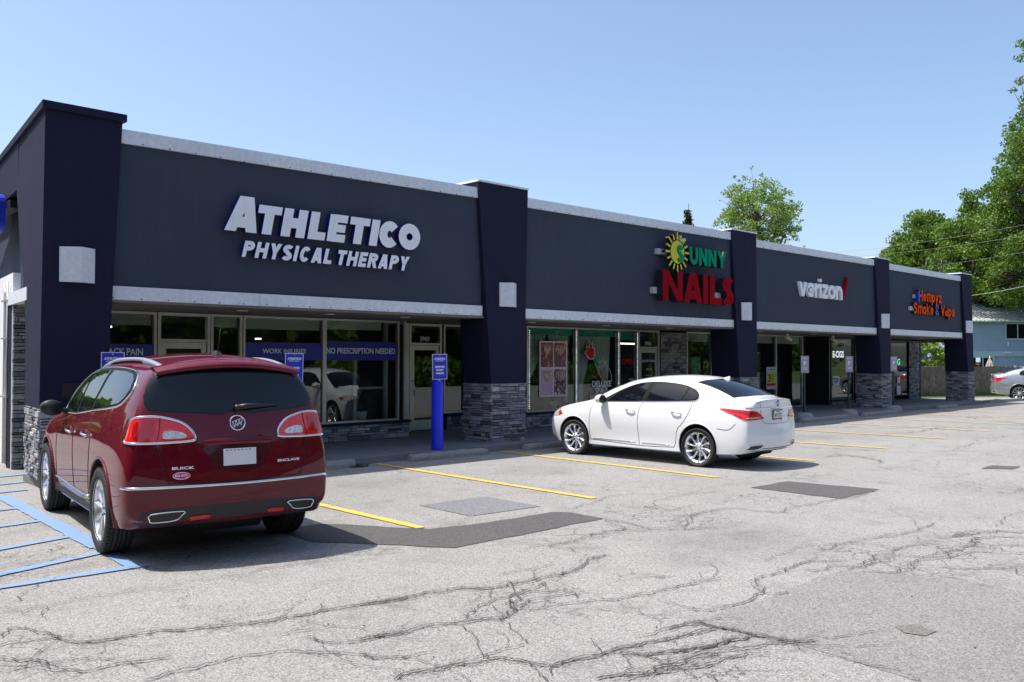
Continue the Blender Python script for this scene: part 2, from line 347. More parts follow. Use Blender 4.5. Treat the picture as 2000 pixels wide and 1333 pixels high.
# stroke lettering for channel letters: strokes of constant weight in a w x 1 box
def arc(cx, cy, rx, ry, a0, a1, n=12):
    return [(cx+rx*math.cos(rad(a0+(a1-a0)*k/n)), cy+ry*math.sin(rad(a0+(a1-a0)*k/n))) for k in range(n+1)]
def glyph(ch, w, t):
    h = t/2; D = lambda a, b, c, d: ('D', (a, b, c, d)); P = lambda *p: ('P', list(p)); xh = .74; hb = .80 if t > .27 else 1.; B = lambda *p: ('P', list(p), hb)
    def ring(y0, y1, a0=0, a1=360): return ('C' if a1-a0 >= 360 else 'P', arc(w/2, (y0+y1)/2, w/2-h, (y1-y0)/2-h, a0, a1, 20))
    G = {
    'A': [D(h*1.1, 0, w/2-.045, 1), D(w-h*1.1, 0, w/2+.045, 1), P((w*.22, .27), (w*.78, .27))],
    'T': [P((w/2, 0), (w/2, 1-t*.7)), B((0, 1-h*hb), (w, 1-h*hb))],
    'H': [P((h, 0), (h, 1)), P((w-h, 0), (w-h, 1)), P((h, .5), (w-h, .5))],
    'L': [P((h, 1), (h, 0)), B((h, h*hb), (w, h*hb))],
    'E': [P((h, 1), (h, 0)), B((h, h*hb*.95), (w, h*hb*.95)), B((h, .5), (w*.94, .5)), B((h, 1-h*hb*.95), (w, 1-h*hb*.95))],
    'I': [P((h, 0), (h, 1))],
    'C': [ring(0, 1, 40, 320)], 'O': [ring(0, 1)],
    'P': [P((h, 0), (h, 1)), P(*([(h, 1-h), (w*.5, 1-h)]+arc(w*.5, .70-h*.0, w*.5-h, .30-h, 90, -90, 10)+[(h, .40+h)]))],
    'R': [P((h, 0), (h, 1)), P(*([(h, 1-h), (w*.5, 1-h)]+arc(w*.5, .71, w*.5-h, .29-h, 90, -90, 10)+[(h, .42+h)])), D(w*.55, .5, w-h, 0)],
    'Y': [D(h, 1, w/2, .42), D(w-h, 1, w/2, .42), P((w/2, 0), (w/2, .46))],
    'N': [P((h, 0), (h, 1)), P((w-h, 0), (w-h, 1)), D(h, 1, w-h, 0)],
    'U': [P(*([(h, 1), (h, w/2)]+arc(w/2, w/2, w/2-h, w/2-h, 180, 360, 12)+[(w-h, 1)]))],
    'S': [P(*(arc(w/2, .74, w/2-h, .26-h, 20, 180, 10)+arc(w/2, .74, w/2-h, .26-h*.6, 200, 262, 4)+arc(w/2, .26, w/2-h, .26-h*.6, 80, 0, 6)+arc(w/2, .26, w/2-h, .26-h, -20, -160, 10)))],
    'V': [D(h, 1, w/2, 0), D(w-h, 1, w/2, 0)],
    '&': [P(*(arc(w*.45, .76, w*.28, .20, -30, 250, 12)+[(w-h*.6, h*.5)])), P(*(arc(w*.42, .27, w*.42-h, .27-h, 80, 380, 14)))],
    'v': [D(h, xh, w/2, 0), D(w-h, xh, w/2, 0)],
    'z': [P((0, xh-h), (w, xh-h)), P((0, h), (w, h)), D(w-h, xh-h, h, h)],
    'i': [P((h, 0), (h, xh)), P((h, .84), (h, 1.0))],
    'r': [P((h, 0), (h, xh)), P(*arc(w*1.05, xh*.62, w*.75-h, xh*.38-h, 170, 85, 6))],
    'n': [P((h, 0), (h, xh)), P(*(arc(w/2, xh-w/2, w/2-h, w/2-h, 180, 0, 12)+[(w-h, 0)]))],
    'o': [('C', arc(w/2, xh/2, w/2-h, xh/2-h, 0, 360, 20))],
    'e': [P(*([(h, xh*.47), (w-h, xh*.47)]+arc(w/2, xh/2, w/2-h, xh/2-h, 0, 318, 18)))],
    'a': [P((w-h, 0), (w-h, xh)), ('C', arc(w/2, xh*.36, w/2-h, xh*.36-h, 0, 360, 16))],
    'p': [P((h, -.28), (h, xh)), ('C', arc(w/2, xh/2, w/2-h, xh/2-h, 0, 360, 20))],
    'k': [P((h, 0), (h, 1)), D(h, .3, w-h, xh), D(w*.4, .40, w-h, 0)],
    'm': [P((h, 0), (h, xh)), P(*(arc(w*.28+h*.2, xh-w*.25, w*.25-h*.3, w*.25-h*.3, 180, 0, 8)+[(w/2, 0)])), P(*(arc(w*.75-h*.4, xh-w*.25, w*.25-h*.3, w*.25-h*.3, 180, 0, 8)+[(w-h, 0)]))],
    'y': [D(h, xh, w/2, .0), D(w-h, xh, w*.28, -.28)],
    }
    return G[ch]
def stroke_quads(st, t):
    kind, p = st[:2]
    if len(st) > 2: t *= st[2]
    if kind == 'D':
        a, b, c, d = p; h = t*.54; return [[(a-h, b), (a+h, b), (c+h, d), (c-h, d)]]
    pts = [Vector(q) for q in p]; n = len(pts); h = t/2; cl = kind == 'C'
    if cl: pts = pts[:-1]; n -= 1
    L, R = [], []
    for i in range(n):
        a = pts[i-1] if (cl or i > 0) else pts[i]; b = pts[(i+1) % n] if (cl or i < n-1) else pts[i]
        d0 = (pts[i]-a); d1 = (b-pts[i])
        d0 = d0.normalized() if d0.length > 1e-9 else d1.normalized(); d1 = d1.normalized() if d1.length > 1e-9 else d0
        n0 = Vector((-d0.y, d0.x)); n1 = Vector((-d1.y, d1.x)); m = n0+n1
        m = m.normalized() if m.length > 1e-6 else n0; k = h/max(.35, m.dot(n0))
        L.append(pts[i]+m*k); R.append(pts[i]-m*k)
    return [[tuple(L[i]), tuple(R[i]), tuple(R[(i+1) % n]), tuple(L[(i+1) % n])] for i in range(n if cl else n-1)], L, R, cl
def letter(ch, x0, z0, w, h, tw, y, depth, face, side, name, parent, shear=0., edge=None):
    """one channel letter in the x-z plane, face at y, body going to y+depth; tw = stroke weight / h"""
    mb = MB(); st = glyph(ch, w/h, tw)
    f = lambda q, yy: (x0+(q[0]+q[1]*shear)*h, yy, z0+q[1]*h)
    for k, s in enumerate(st):
        e = y-.0012*k; r = stroke_quads(s, tw)
        if isinstance(r, list): quads = r; loops = [(r[0], True)]
        else:
            quads, L, R, cl = r
            loops = [([tuple(a) for a in L], cl), ([tuple(a) for a in R], cl)] if cl else [([tuple(a) for a in L]+[tuple(a) for a in R[::-1]], True)]
        vs = []; fs = []
        for q in quads:
            b = len(vs); vs += [f(p, e) for p in q]; fs.append((b, b+1, b+2, b+3))
        mb.add(vs, fs, face)
        for lp, cl in loops:
            n = len(lp); mb.add([f(p, e) for p in lp]+[f(p, y+depth+.001*k) for p in lp], [(i, (i+1) % n, (i+1) % n+n, i+n) for i in range(n)], side)
    o = mb.build(name, parent, recalc=False)
    return o
CRACKS=[(3,[(2.08,6.39),(2.22,6.29),(2.42,6.26),(2.63,6.23),(2.86,6.08),(3.19,5.95),(3.47,5.92),(3.75,5.88),(4.07,5.81),(4.43,5.76)]),(1,[(1.99,7.62),(2.14,7.52),(2.25,7.42),(2.42,7.45),(2.61,7.48),(2.74,7.44),(2.93,7.50)]),(1,[(2.13,7.73),(2.22,7.98),(2.41,8.24)]),(1,[(2.25,7.42),(2.17,7.30),(2.14,7.05)]),(2,[(2.14,5.34),(2.34,5.37),(2.53,5.36),(2.73,5.35),(2.91,5.29),(3.07,5.18),(3.21,5.03),(3.33,4.86),(3.35,4.74),(3.54,4.59)]),(1,[(3.13,5.57),(3.27,5.58),(3.41,5.54),(3.56,5.48),(3.67,5.23),(3.93,5.11)]),(1,[(3.38,5.84),(3.50,5.62),(3.56,5.48)]),(2,[(3.29,5.42),(3.3,5.27),(3.36,5.15),(3.5,5.08),(3.7,5.08),(3.85,5.0)]),(2,[(1.57,6.08),(1.79,6.06),(1.93,5.75),(2.17,5.75),(2.27,5.68),(2.45,5.64)]),(2,[(1.76,6.82),(1.88,7.02),(1.96,6.87),(2.04,6.68),(2.08,6.39)]),(1,[(1.93,7.49),(2.07,7.40),(2.18,7.48)]),(1,[(1.62,6.28),(1.72,6.21),(1.78,6.20),(1.83,6.03),(1.91,6.00)]),(2,[(1.71,6.63),(1.89,6.63),(2.00,6.59),(2.06,6.47)]),(2,[(1.65,6.40),(1.71,6.22),(1.78,6.20),(1.83,6.03),(1.93,6.01),(2.07,5.98)]),(2,[(3.15,8.25),(3.37,7.99),(3.66,7.77),(3.98,7.63),(4.34,7.52),(4.68,7.5),(4.96,7.42),(5.48,7.25)]),(1,[(3.19,7.42),(3.32,7.39),(3.57,7.39),(3.79,7.33),(4.06,7.39),(4.39,7.31),(5.03,7.29),(5.39,7.01)]),(1,[(2.34,9.12),(2.57,9.02),(2.86,9.09),(3.0,8.84)]),(1,[(2.26,8.78),(2.55,8.66),(2.77,8.66),(3.05,8.68)]),(1,[(2.44,9.49),(2.69,9.37),(2.93,9.32)]),(1,[(6.15,9.85),(6.54,9.80),(7.08,9.64)]),(3,[(3.99,5.83),(4.29,5.77),(4.61,5.76),(4.91,5.67),(5.01,5.51),(5.27,5.46),(5.56,5.43),(5.95,5.41),(6.28,5.52),(6.57,5.66),(6.76,5.64)]),(3,[(3.49,5.10),(3.75,5.05),(3.99,5.05),(4.18,4.98),(4.44,4.89),(4.55,4.81),(4.78,4.92),(4.95,5.10)]),(2,[(4.78,4.92),(4.93,4.81),(5.17,4.75),(5.39,4.67),(5.55,4.54),(5.78,4.54),(6.04,4.49),(6.29,4.45),(6.41,4.41),(6.70,4.39)]),(2,[(4.35,4.98),(4.49,5.06),(4.66,5.17),(4.90,5.22),(5.08,5.20),(5.37,5.24),(5.52,5.34)]),(1,[(5.04,5.47),(4.86,5.26),(4.88,5.20)]),(1,[(5.44,5.75),(5.67,5.76),(5.82,5.72),(6.01,5.73),(6.17,5.78)]),(1,[(5.82,5.72),(5.64,5.57),(5.56,5.47)]),(2,[(4.83,4.94),(5.04,5.02),(5.23,4.94),(5.46,4.92),(5.37,4.78)]),(2,[(4.92,5.06),(4.99,5.07),(5.15,5.21),(5.25,5.19),(5.30,5.07),(5.46,5.07)]),(1,[(3.34,4.87),(3.35,4.74),(3.47,4.61),(3.62,4.60),(3.74,4.56)]),(3,[(3.23,4.34),(3.34,4.38),(3.52,4.29),(3.68,4.27),(3.84,4.23),(3.96,4.18),(3.98,4.11),(4.02,3.99),(4.1,3.85),(4.27,3.85),(4.46,3.78),(4.66,3.79),(4.86,3.73),(5.09,3.67),(5.29,3.64),(5.50,3.59)]),(1,[(3.84,4.23),(3.95,4.29),(4.12,4.28),(4.25,4.28)]),(1,[(4.1,3.85),(3.95,3.75)]),(3,[(4.57,3.71),(4.68,3.59),(4.83,3.48),(5.01,3.43),(5.16,3.36)]),(3,[(4.10,3.51),(4.25,3.47),(4.4,3.37),(4.64,3.35),(4.82,3.34),(5.02,3.27)]),(2,[(4.22,3.37),(4.49,3.31),(4.68,3.23),(4.85,3.16)]),(1,[(4.93,3.85),(5.06,3.81),(5.26,3.81),(5.48,3.72)]),(1,[(5.04,3.66),(4.99,3.56),(5.08,3.52)]),(2,[(8.23,6.90),(7.92,6.35),(7.41,6.42),(6.87,6.29),(6.60,6.29)]),(2,[(8.23,6.90),(8.19,6.54),(8.11,6.18),(8.36,5.87),(8.69,5.66)]),(1,[(6.61,6.77),(6.79,6.63),(6.76,6.39),(6.89,6.21),(7.33,6.22),(7.77,6.21),(8.00,6.14)]),(1,[(7.08,6.88),(7.09,6.65),(7.27,6.42),(7.61,6.33)]),(1,[(6.71,6.14),(6.60,5.79),(6.57,5.66)]),(1,[(6.49,6.46),(6.63,6.21),(6.86,5.94),(7.01,5.85)]),(1,[(8.36,5.87),(8.80,6.13),(9.20,6.32),(9.79,6.38)]),(1,[(8.35,6.70),(8.62,6.62),(8.99,6.68),(9.46,6.69)]),(1,[(9.53,7.19),(9.93,7.32),(10.30,7.29),(11.02,7.18)]),(1,[(9.53,7.19),(9.37,6.96),(9.51,6.73)]),(1,[(8.15,7.64),(8.80,7.77),(9.58,7.97),(10.04,7.86),(10.57,7.48)]),(1,[(6.03,8.19),(6.32,7.85),(6.86,7.86),(7.32,7.74),(7.94,7.75)]),(2,[(9.78,6.38),(10.03,6.26),(10.00,5.96),(10.16,5.70),(10.80,5.76),(11.20,5.73),(11.71,5.74),(12.87,5.67)]),(1,[(10.00,5.96),(10.29,5.49),(10.81,5.42)]),(1,[(8.17,5.99),(8.38,5.88),(8.86,5.95),(9.21,5.75)]),(2,[(8.38,6.14),(8.52,6.00),(9.04,6.25),(9.36,6.35),(9.80,6.36)]),(1,[(10.15,7.44),(10.74,7.43),(11.57,7.51),(12.12,7.30)]),(1,[(9.24,6.77),(9.82,6.79),(10.48,6.64),(11.23,6.44)]),(1,[(7.54,4.47),(7.88,4.52),(8.34,4.54),(8.69,4.5)]),(2,[(8.49,4.34),(8.85,4.34),(9.13,4.27),(9.50,4.18),(9.93,4.09),(10.45,4.11),(10.58,4.07),(10.81,4.13)]),(1,[(9.13,4.27),(9.12,4.02),(9.04,3.79)]),(2,[(6.99,4.15),(7.19,4.12),(7.63,4.15),(7.97,4.12),(8.23,3.93)]),(2,[(6.99,4.15),(6.77,4.02),(6.59,3.85),(6.65,3.75),(6.79,3.76)]),(1,[(6.15,4.51),(6.25,4.45),(6.51,4.46),(6.82,4.36)]),(2,[(7.61,4.06),(7.59,3.94),(7.95,3.90),(8.03,3.78),(8.47,3.77),(9.04,3.79),(9.42,3.77),(9.59,3.65)]),(2,[(7.87,3.76),(8.23,3.70),(8.81,3.71),(8.85,3.48),(9.30,3.38),(9.66,3.38),(9.99,3.21),(10.23,2.98)]),(2,[(7.95,3.62),(8.07,3.40),(8.75,3.45),(9.10,3.30),(9.43,3.26),(9.91,3.14)]),(1,[(8.08,3.39),(8.17,3.15),(8.26,3.01),(8.17,2.69),(8.27,2.56)]),(1,[(9.54,3.63),(9.24,3.43),(9.34,3.41)]),(3,[(10.13,3.67),(10.55,3.52),(10.88,3.45),(10.91,3.18)]),(2,[(9.66,3.38),(10.19,3.46),(10.50,3.33),(10.65,3.11)]),(2,[(8.60,3.23),(8.69,3.04),(8.83,2.91),(9.05,2.76),(9.24,2.70)]),(1,[(9.05,2.76),(8.82,2.64),(8.74,2.55)]),(2,[(6.59,3.85),(6.32,3.81),(6.06,3.84),(5.81,3.88),(5.75,4.02)]),(3,[(5.22,3.82),(5.40,3.79),(5.53,3.77),(5.51,3.58),(5.54,3.45),(5.53,3.33),(5.59,3.20),(5.61,3.06),(5.74,2.97)]),(3,[(4.82,3.53),(4.96,3.46),(5.14,3.38),(5.32,3.37),(5.51,3.32)]),(1,[(5.10,3.51),(5.12,3.40),(5.46,3.42)]),(2,[(4.66,3.41),(4.94,3.37),(5.2,3.24),(5.44,3.16),(5.59,3.05)]),(2,[(4.56,3.34),(4.69,3.24),(4.95,3.19),(5.20,3.15)]),(1,[(5.59,3.05),(5.53,2.86),(5.54,2.58),(5.58,2.35),(5.48,2.16)]),(2,[(19.07,7.12),(21.20,7.28),(24.14,7.49)]),(1,[(19.07,7.98),(20.28,8.12)]),(1,[(16.08,6.11),(17.50,6.53),(18.01,6.30),(18.49,5.39)]),(1,[(15.93,6.05),(15.70,5.69),(15.86,5.48),(15.12,5.45)]),(3,[(16.40,8.26),(17.01,8.21),(16.95,7.75),(16.46,7.17)]),(1,[(13.84,4.27),(14.61,4.26)]),(1,[(12.99,7.07),(13.57,7.02),(14.05,6.93)]),(1,[(24.21,8.67),(27.86,9.27)]),(1,[(11.14,3.55),(11.67,3.60),(12.49,3.64)]),(1,[(12.87,5.67),(12.93,5.39)]),(1,[(10.99,5.25),(11.02,5.01),(11.05,4.73)]),(1,[(9.93,3.13),(9.71,2.92),(9.84,2.87)]),(1,[(9.83,3.80),(10.13,3.67)])]
# ================================================================ GROUND
def sheet(name, pts, z, mat, kind='structure', label=None, parent=None):
    mb = MB(); mb.add([(x, y, z) for x, y in pts], [tuple(range(len(pts)))], mat); o = mb.build(name, parent); tag(o, label, None, None, kind); return o
sheet('parking_lot', [(-11, -9.5), (62, -9.5), (62, 60), (-11, 60)], 0, 'asphalt', label='cracked grey asphalt parking lot')
sheet('ground', [(-500, -500), (600, -500), (600, 600), (-500, 600)], -.03, 'grass', label='grass beyond the parking lot')
sheet('worn_patch', [(6.798,3.761),(7.365,3.811),(7.87,3.763),(8.086,3.373),(8.181,2.99),(8.257,2.572),(8.164,2.336),(7.831,1.979),(6.127,1.551),(5.517,1.822),(5.482,2.164),(5.542,2.582),(5.597,3.051),(5.529,3.502),(5.503,3.806),(5.836,3.788),(6.293,3.756)], .003, 'old_patch', label='older darker asphalt repair in the lot')
def jag(pts, n=9, a=.035, seed=1):
    rnd = random.Random(seed); out = []
    for i in range(len(pts)):
        p, q = Vector(pts[i]), Vector(pts[(i+1) % len(pts)]); d = (q-p); nn = Vector((-d.y, d.x)).normalized(); m = max(1, int(d.length/.12))
        for k in range(m): out.append(tuple(p+d*(k/m)+nn*rnd.uniform(-a, a)))
    return out
sheet('asphalt_patch', jag([(5.0,8.95),(5.61,8.95),(5.869,8.60),(6.08,8.166),(6.328,7.853),(6.823,7.723),(7.436,7.682),(8.119,7.658),(8.246,7.5),(8.238,6.933),(7.663,6.937),(6.837,6.904),(6.346,6.924),(5.889,6.913),(5.66,7.221),(5.40,7.62),(5.2,7.9),(5.0,8.1)], a=.014, seed=3), .006, 'dark_patch', label='dark tar patch strip behind the red car')
sheet('asphalt_patch', [(7.216, 9.188), (8.336, 9.141), (8.313, 8.058), (7.188, 8.137)], .006, 'grey_patch', label='smooth grey square patch in the empty stall')
sheet('asphalt_patch', jag([(11.789, 7.112), (12.812, 7.054), (13.016, 5.696), (11.755, 5.71)], a=.022, seed=4), .006, 'dark_patch', label='dark rectangular patch behind the white car')
sheet('asphalt_patch', jag([(16.769, 5.569), (17.422, 5.589), (17.613, 5.203), (17.067, 5.135)], a=.02, seed=5), .006, 'dark_patch', label='small dark patch far along the aisle')
M['stain'] = asphalt('oily_stain', (.13, .12, .105), (.185, .172, .155), .6, False)
sheet('oil_stain', jag([(6.454, 2.694), (6.594, 2.631), (6.605, 2.517), (6.548, 2.438), (6.426, 2.506), (6.374, 2.602)], a=.055, seed=2), .009, 'stain', label='brown oil stain on the worn patch')
# cracks: traced polylines broken up fractally, with crumbs along them and side branches
rnd = random.Random(7); ck = MB()
def ribbon(pts, w, z, mat, seed_w):
    P = [Vector(p) for p in pts]; vs = []; fs = []
    for i, p in enumerate(P):
        d = (P[min(i+1, len(P)-1)]-P[max(i-1, 0)]); d = d.normalized() if d.length > 0 else Vector((1, 0)); n = Vector((-d.y, d.x))
        ww = w*rnd.uniform(.2, 1.4)*(1 if 0 < i < len(P)-1 else .15); zz = z+rnd.uniform(-.0006, .0006); vs += [(p.x+n.x*ww, p.y+n.y*ww, zz), (p.x-n.x*ww, p.y-n.y*ww, zz+.0001)]
        if i: fs.append((2*i-2, 2*i-1, 2*i+1, 2*i))
    ck.add(vs, fs, mat)
def rough(pts, lev, amp):
    P = [Vector(p) for p in pts]
    for l in range(lev):
        Q = [P[0]]
        for a, b in zip(P, P[1:]):
            d = b-a
            if d.length > .03: Q.append((a+b)/2+Vector((-d.y, d.x))*rnd.uniform(-amp, amp))
            Q.append(b)
        P = Q
    return P
for w, pts in CRACKS:
    P = rough(pts, 5, .15); ww = (.0038, .0048, .0060)[w-1]
    ribbon(P, ww, .0155, 'crack', 0)
    if w >= 2:
        for rep in range(w-1):
            Q = rough([Vector(p)+Vector((rnd.uniform(-.05, .05), rnd.uniform(-.05, .05))) for p in pts], 4, .22); ribbon(Q, ww*.45, .0150+rep*.0002, 'crack', 0)
        for rep in range(w-1): ribbon(rough([Vector(p)+Vector((rnd.gauss(0, .02), rnd.gauss(0, .02))) for p in pts], 5, .2), ww*.6, .0125+.0002*rep, 'crack_soft', 0)
    for i in range(2, len(P)-1):
        if rnd.random() < .012+.006*w:   # branches
            d = P[i+1]-P[i-1]; a = math.atan2(d.y, d.x)+rnd.choice((-1, 1))*rnd.uniform(.25, .8); L = rnd.uniform(.2, .8)
            q = P[i]; br = [q]
            for k in range(6): q = q+Vector((math.cos(a), math.sin(a)))*L/6; a += rnd.uniform(-.35, .35); br.append(q)
            ribbon(rough(br, 2, .12), ww*.6, .0145, 'crack', 0)
    for i in range(1, len(P)-1):   # crumbs
        if w > 1:
            for k in range(w*2):
                if rnd.random() < .45:
                    r = rnd.uniform(.002, .006)*(.6+.25*w); c = P[i]+Vector((rnd.gauss(0, .02*w), rnd.gauss(0, .02*w))); a0 = rnd.random()*6
                    ck.add([(c.x+r*math.cos(a0+t*2.1), c.y+r*math.sin(a0+t*2.1)*rnd.uniform(.4, 1), .0165) for t in range(3)], [(0, 1, 2)], 'crack')
# far cracks down the aisle
for k in range(26):
    x = rnd.uniform(17, 52); y = rnd.uniform(-2, 9); a = rnd.choice((0.1, -.2, 1.5, 1.3, 3.0)); q = Vector((x, y)); br = [q]
    for j in range(14): q = q+Vector((math.cos(a), math.sin(a)))*.35; a += rnd.uniform(-.4, .4); br.append(q)
    ribbon(rough(br, 2, .2), .014, .0155, 'crack', 0)
tag(ck.build('pavement_cracks', recalc=False), 'dark cracks across the asphalt', None, None, 'structure')
# loose chips on the asphalt
gb = MB()
for k in range(260):
    x = rnd.uniform(2.5, 16); y = rnd.uniform(1.5, 12); r = rnd.uniform(.004, .012)
    b = [(x+r*math.cos(t*1.57)*rnd.uniform(.6, 1.2), y+r*math.sin(t*1.57)*rnd.uniform(.6, 1.2), .001) for t in range(4)]
    gb.hexa(b, [(p[0]*.5+x*.5, p[1]*.5+y*.5, r*.9) for p in b], rnd.choice(('crack', 'crack', 'kerb')))
tag(gb.build('loose_chips'), 'small stones scattered on the asphalt', None, None, 'stuff')
# painted lines
def line(name, a, b, w, mat, label, z=.0105):
    a, b = Vector(a), Vector(b); d = (b-a).normalized(); n = Vector((-d.y, d.x))*w/2; m = MB(); N = max(2, int((b-a).length/.08)); L = []; R = []
    for k in range(N+1):
        p = a+(b-a)*(k/N); L.append(p+n*(1+rnd.uniform(-.09, .09))); R.append(p-n*(1+rnd.uniform(-.09, .09)))
    m.add([(p.x, p.y, z) for p in L+R], [(i, i+1, N+2+i, N+1+i) for i in range(N)], mat); o = m.build(name); tag(o, label, None, None, 'structure'); return o
for k, (x0, x1) in enumerate([(6.345, 6.28), (9.42, 9.30), (12.50, 12.38), (15.50, 15.68), (18.62, 18.95), (21.9, 22.3), (25.1, 25.5), (28.2, 28.6), (31.3, 31.7), (34.4, 34.8), (37.5, 37.9)]):
    line('parking_line', (x0, 13.2), (x1, 7.95+.05*k), .12, 'yellow', 'yellow stall line painted on the asphalt')
line('parking_line', (3.52, 13.62), (3.30, 9.35), .19, 'blue_line', 'blue border line of the accessible aisle')
line('parking_line', (3.30, 9.36), (3.22, 8.30), .12, 'blue_line', 'blue border line of the accessible aisle')
for a, b in [[(.9, 12.30), (3.43, 12.435)], [(.5, 10.85), (3.36, 11.315)], [(.3, 9.3), (3.31, 10.14)], [(.6, 8.25), (3.2, 9.09)], [(.7, 8.33), (3.35, 8.27)], [(2.4, 14.65), (4.28, 14.954)], [(2.5, 13.9), (3.95, 14.05)], [(2.3, 15.5), (4.5, 15.9)]]:
    line('parking_line', a, b, .115, 'blue_line', 'pale blue hatch stripe of the accessible aisle', .0112)
# sidewalk with kerb face
mb = MB()
xs = [4.15]+[4.15+1.52*k for k in range(1, 24)]+[41.2]
for a, b in zip(xs, xs[1:]):
    for y0, y1 in ((13.34, 15.0), (15.0, 17.6)):
        if a < 4.2 and y0 > 14: a = 4.98
        g = .006; z = .12+rnd.uniform(-.0015, .0015); mb.hexa([(a+g, y0+(g if y0 > 14 else 0), -.02), (b-g, y0+(g if y0 > 14 else 0), -.02), (b-g, y1-g, -.02), (a+g, y1-g, -.02)], [(a+g, y0+(g if y0 > 14 else .015), z), (b-g, y0+(g if y0 > 14 else .015), z), (b-g, y1-g, z), (a+g, y1-g, z)], 'walk')
mb.box(4.16, 41.19, 13.36, 15.0, -.02, .108, 'crack'); mb.box(4.99, 41.19, 15.0, 17.55, -.02, .107, 'crack')
mb.hexa([(4.10,13.15,-.02),(9.0,13.22,-.02),(9.0,13.36,-.02),(4.10,13.36,-.02)], [(4.10,13.2,.10),(9.0,13.27,.10),(9.0,13.36,.117),(4.10,13.36,.117)], 'kerb')
tag(mb.build('sidewalk'), 'raised concrete sidewalk in front of the shops', None, None, 'structure')
def wheel_stop(x0, x1, y, lab, z0=0.):
    m = MB(); n = 26; r = random.Random(int(x0*10)); vs = []
    prof = [(-.085, 0), (-.08, .07), (-.055, .125), (.055, .13), (.08, .07), (.085, 0)]
    for k in range(n+1):
        x = x0+(x1-x0)*k/n; e = .85 if k in (0, n) else 1
        for a, b in prof: vs.append((x+r.uniform(-.008, .008), y+a*e+r.uniform(-.007, .007), z0+b*e+(r.uniform(-.012, .006) if b > .1 else 0)))
    p = len(prof); fs = [(k*p+i, k*p+i+1, (k+1)*p+i+1, (k+1)*p+i) for k in range(n) for i in range(p-1)]+[tuple(range(p)), tuple(n*p+i for i in range(p-1, -1, -1))]
    m.add(vs, fs, 'kerb'); o = m.build('wheel_stop'); tag(o, lab, 'wheel stop', 'concrete wheel stops along the sidewalk'); return o
wheel_stop(7.1, 8.86, 13.14, 'weathered concrete wheel stop partly hidden by the red car with weeds at its end')
wheel_stop(10.08, 11.98, 13.12, 'chipped concrete wheel stop in front of the tall blue bollard')
wheel_stop(13.05, 14.85, 13.12, 'concrete wheel stop at the nose of the white car')
wheel_stop(24.6, 27.6, 13.12, 'long pale wheel stop right behind the white car trunk')
wheel_stop(28.7, 31.2, 13.12, 'concrete wheel stop between the second and third green sign posts')
wheel_stop(35.0, 36.9, 13.14, 'small far wheel stop before the last shop')
# weeds
def tuft(x, y, z, r, h, n, name, lab):
    m = MB(); q = random.Random(int(x*37))
    for k in range(n):
        a = q.uniform(0, 6.28); d = q.uniform(0, r); px, py_ = x+d*math.cos(a), y+d*math.sin(a)*.5; hh = h*q.uniform(.4, 1); b = q.uniform(0, 6.28); l = q.uniform(.3, .8)*hh; w = .008
        m.add([(px-w, py_, z), (px+w, py_, z), (px+l*math.cos(b), py_+l*math.sin(b), z+hh)], [(0, 1, 2)], 'grass')
    o = m.build(name, recalc=False); tag(o, lab, None, None, 'stuff')
tuft(8.95, 13.08, 0, .22, .08, 160, 'weeds', 'small weeds growing at the end of the wheel stop')
SK = lambda X, Yy: X+.13*(Yy-13.85)     # the side elevation is not square to the front
# ================================================================ STRIP MALL
mall = thing('strip_mall', 'long single storey dark navy strip mall with columns, white trim and dark shop windows', 'building', (22, 20, 0))
def mpart(mb, name, **k):
    for i, p in enumerate(mb.v): mb.v[i] = (p[0]-22, p[1]-20, p[2])
    return mb.build(name, mall, **k)
def sub(mb, name, parent, **k):
    for i, p in enumerate(mb.v): mb.v[i] = (p[0]-22, p[1]-20, p[2])
    return mb.build(name, parent, **k)
# rough ledge stone on a vertical face: origin, horizontal unit dir, outward normal
def ledge(mb, o, d, nrm, L, H, seed, dep=(.012, .055)):
    q = random.Random(seed); z = 0; o, d, nrm = Vector(o), Vector(d), Vector(nrm)
    while z < H-.01:
        h = min(q.choice((.05, .065, .08, .10)), H-z); h = H-z if H-z-h < .03 else h; x = 0
        while x < L-.005:
            w = q.uniform(.08, .38); w = L-x if L-x-w < .07 else w; t = q.uniform(*dep); g = .0035
            if q.random() < .25 and h > .07:
                parts = ((z, h*.5, t), (z+h*.5, h*.5, q.uniform(*dep)))
            else: parts = ((z, h, t),)
            for zz, hh, tt in parts:
                a = o+d*(x+g)+Vector((0, 0, zz+g)); b = o+d*(x+w-g)+Vector((0, 0, zz+g)); up = Vector((0, 0, hh-2*g)); j = lambda: nrm*(tt+q.uniform(-.006, .006))
                bot = [a, b, b+up, a+up]; e = .006
                top = [a+j()+d*e+Vector((0,0,e)), b+j()-d*e+Vector((0,0,e)), b+up+j()-d*e-Vector((0,0,e)), a+up+j()+d*e-Vector((0,0,e))]
                mb.hexa([tuple(p) for p in bot], [tuple(p) for p in top], 'stone')
            x += w
        z += h
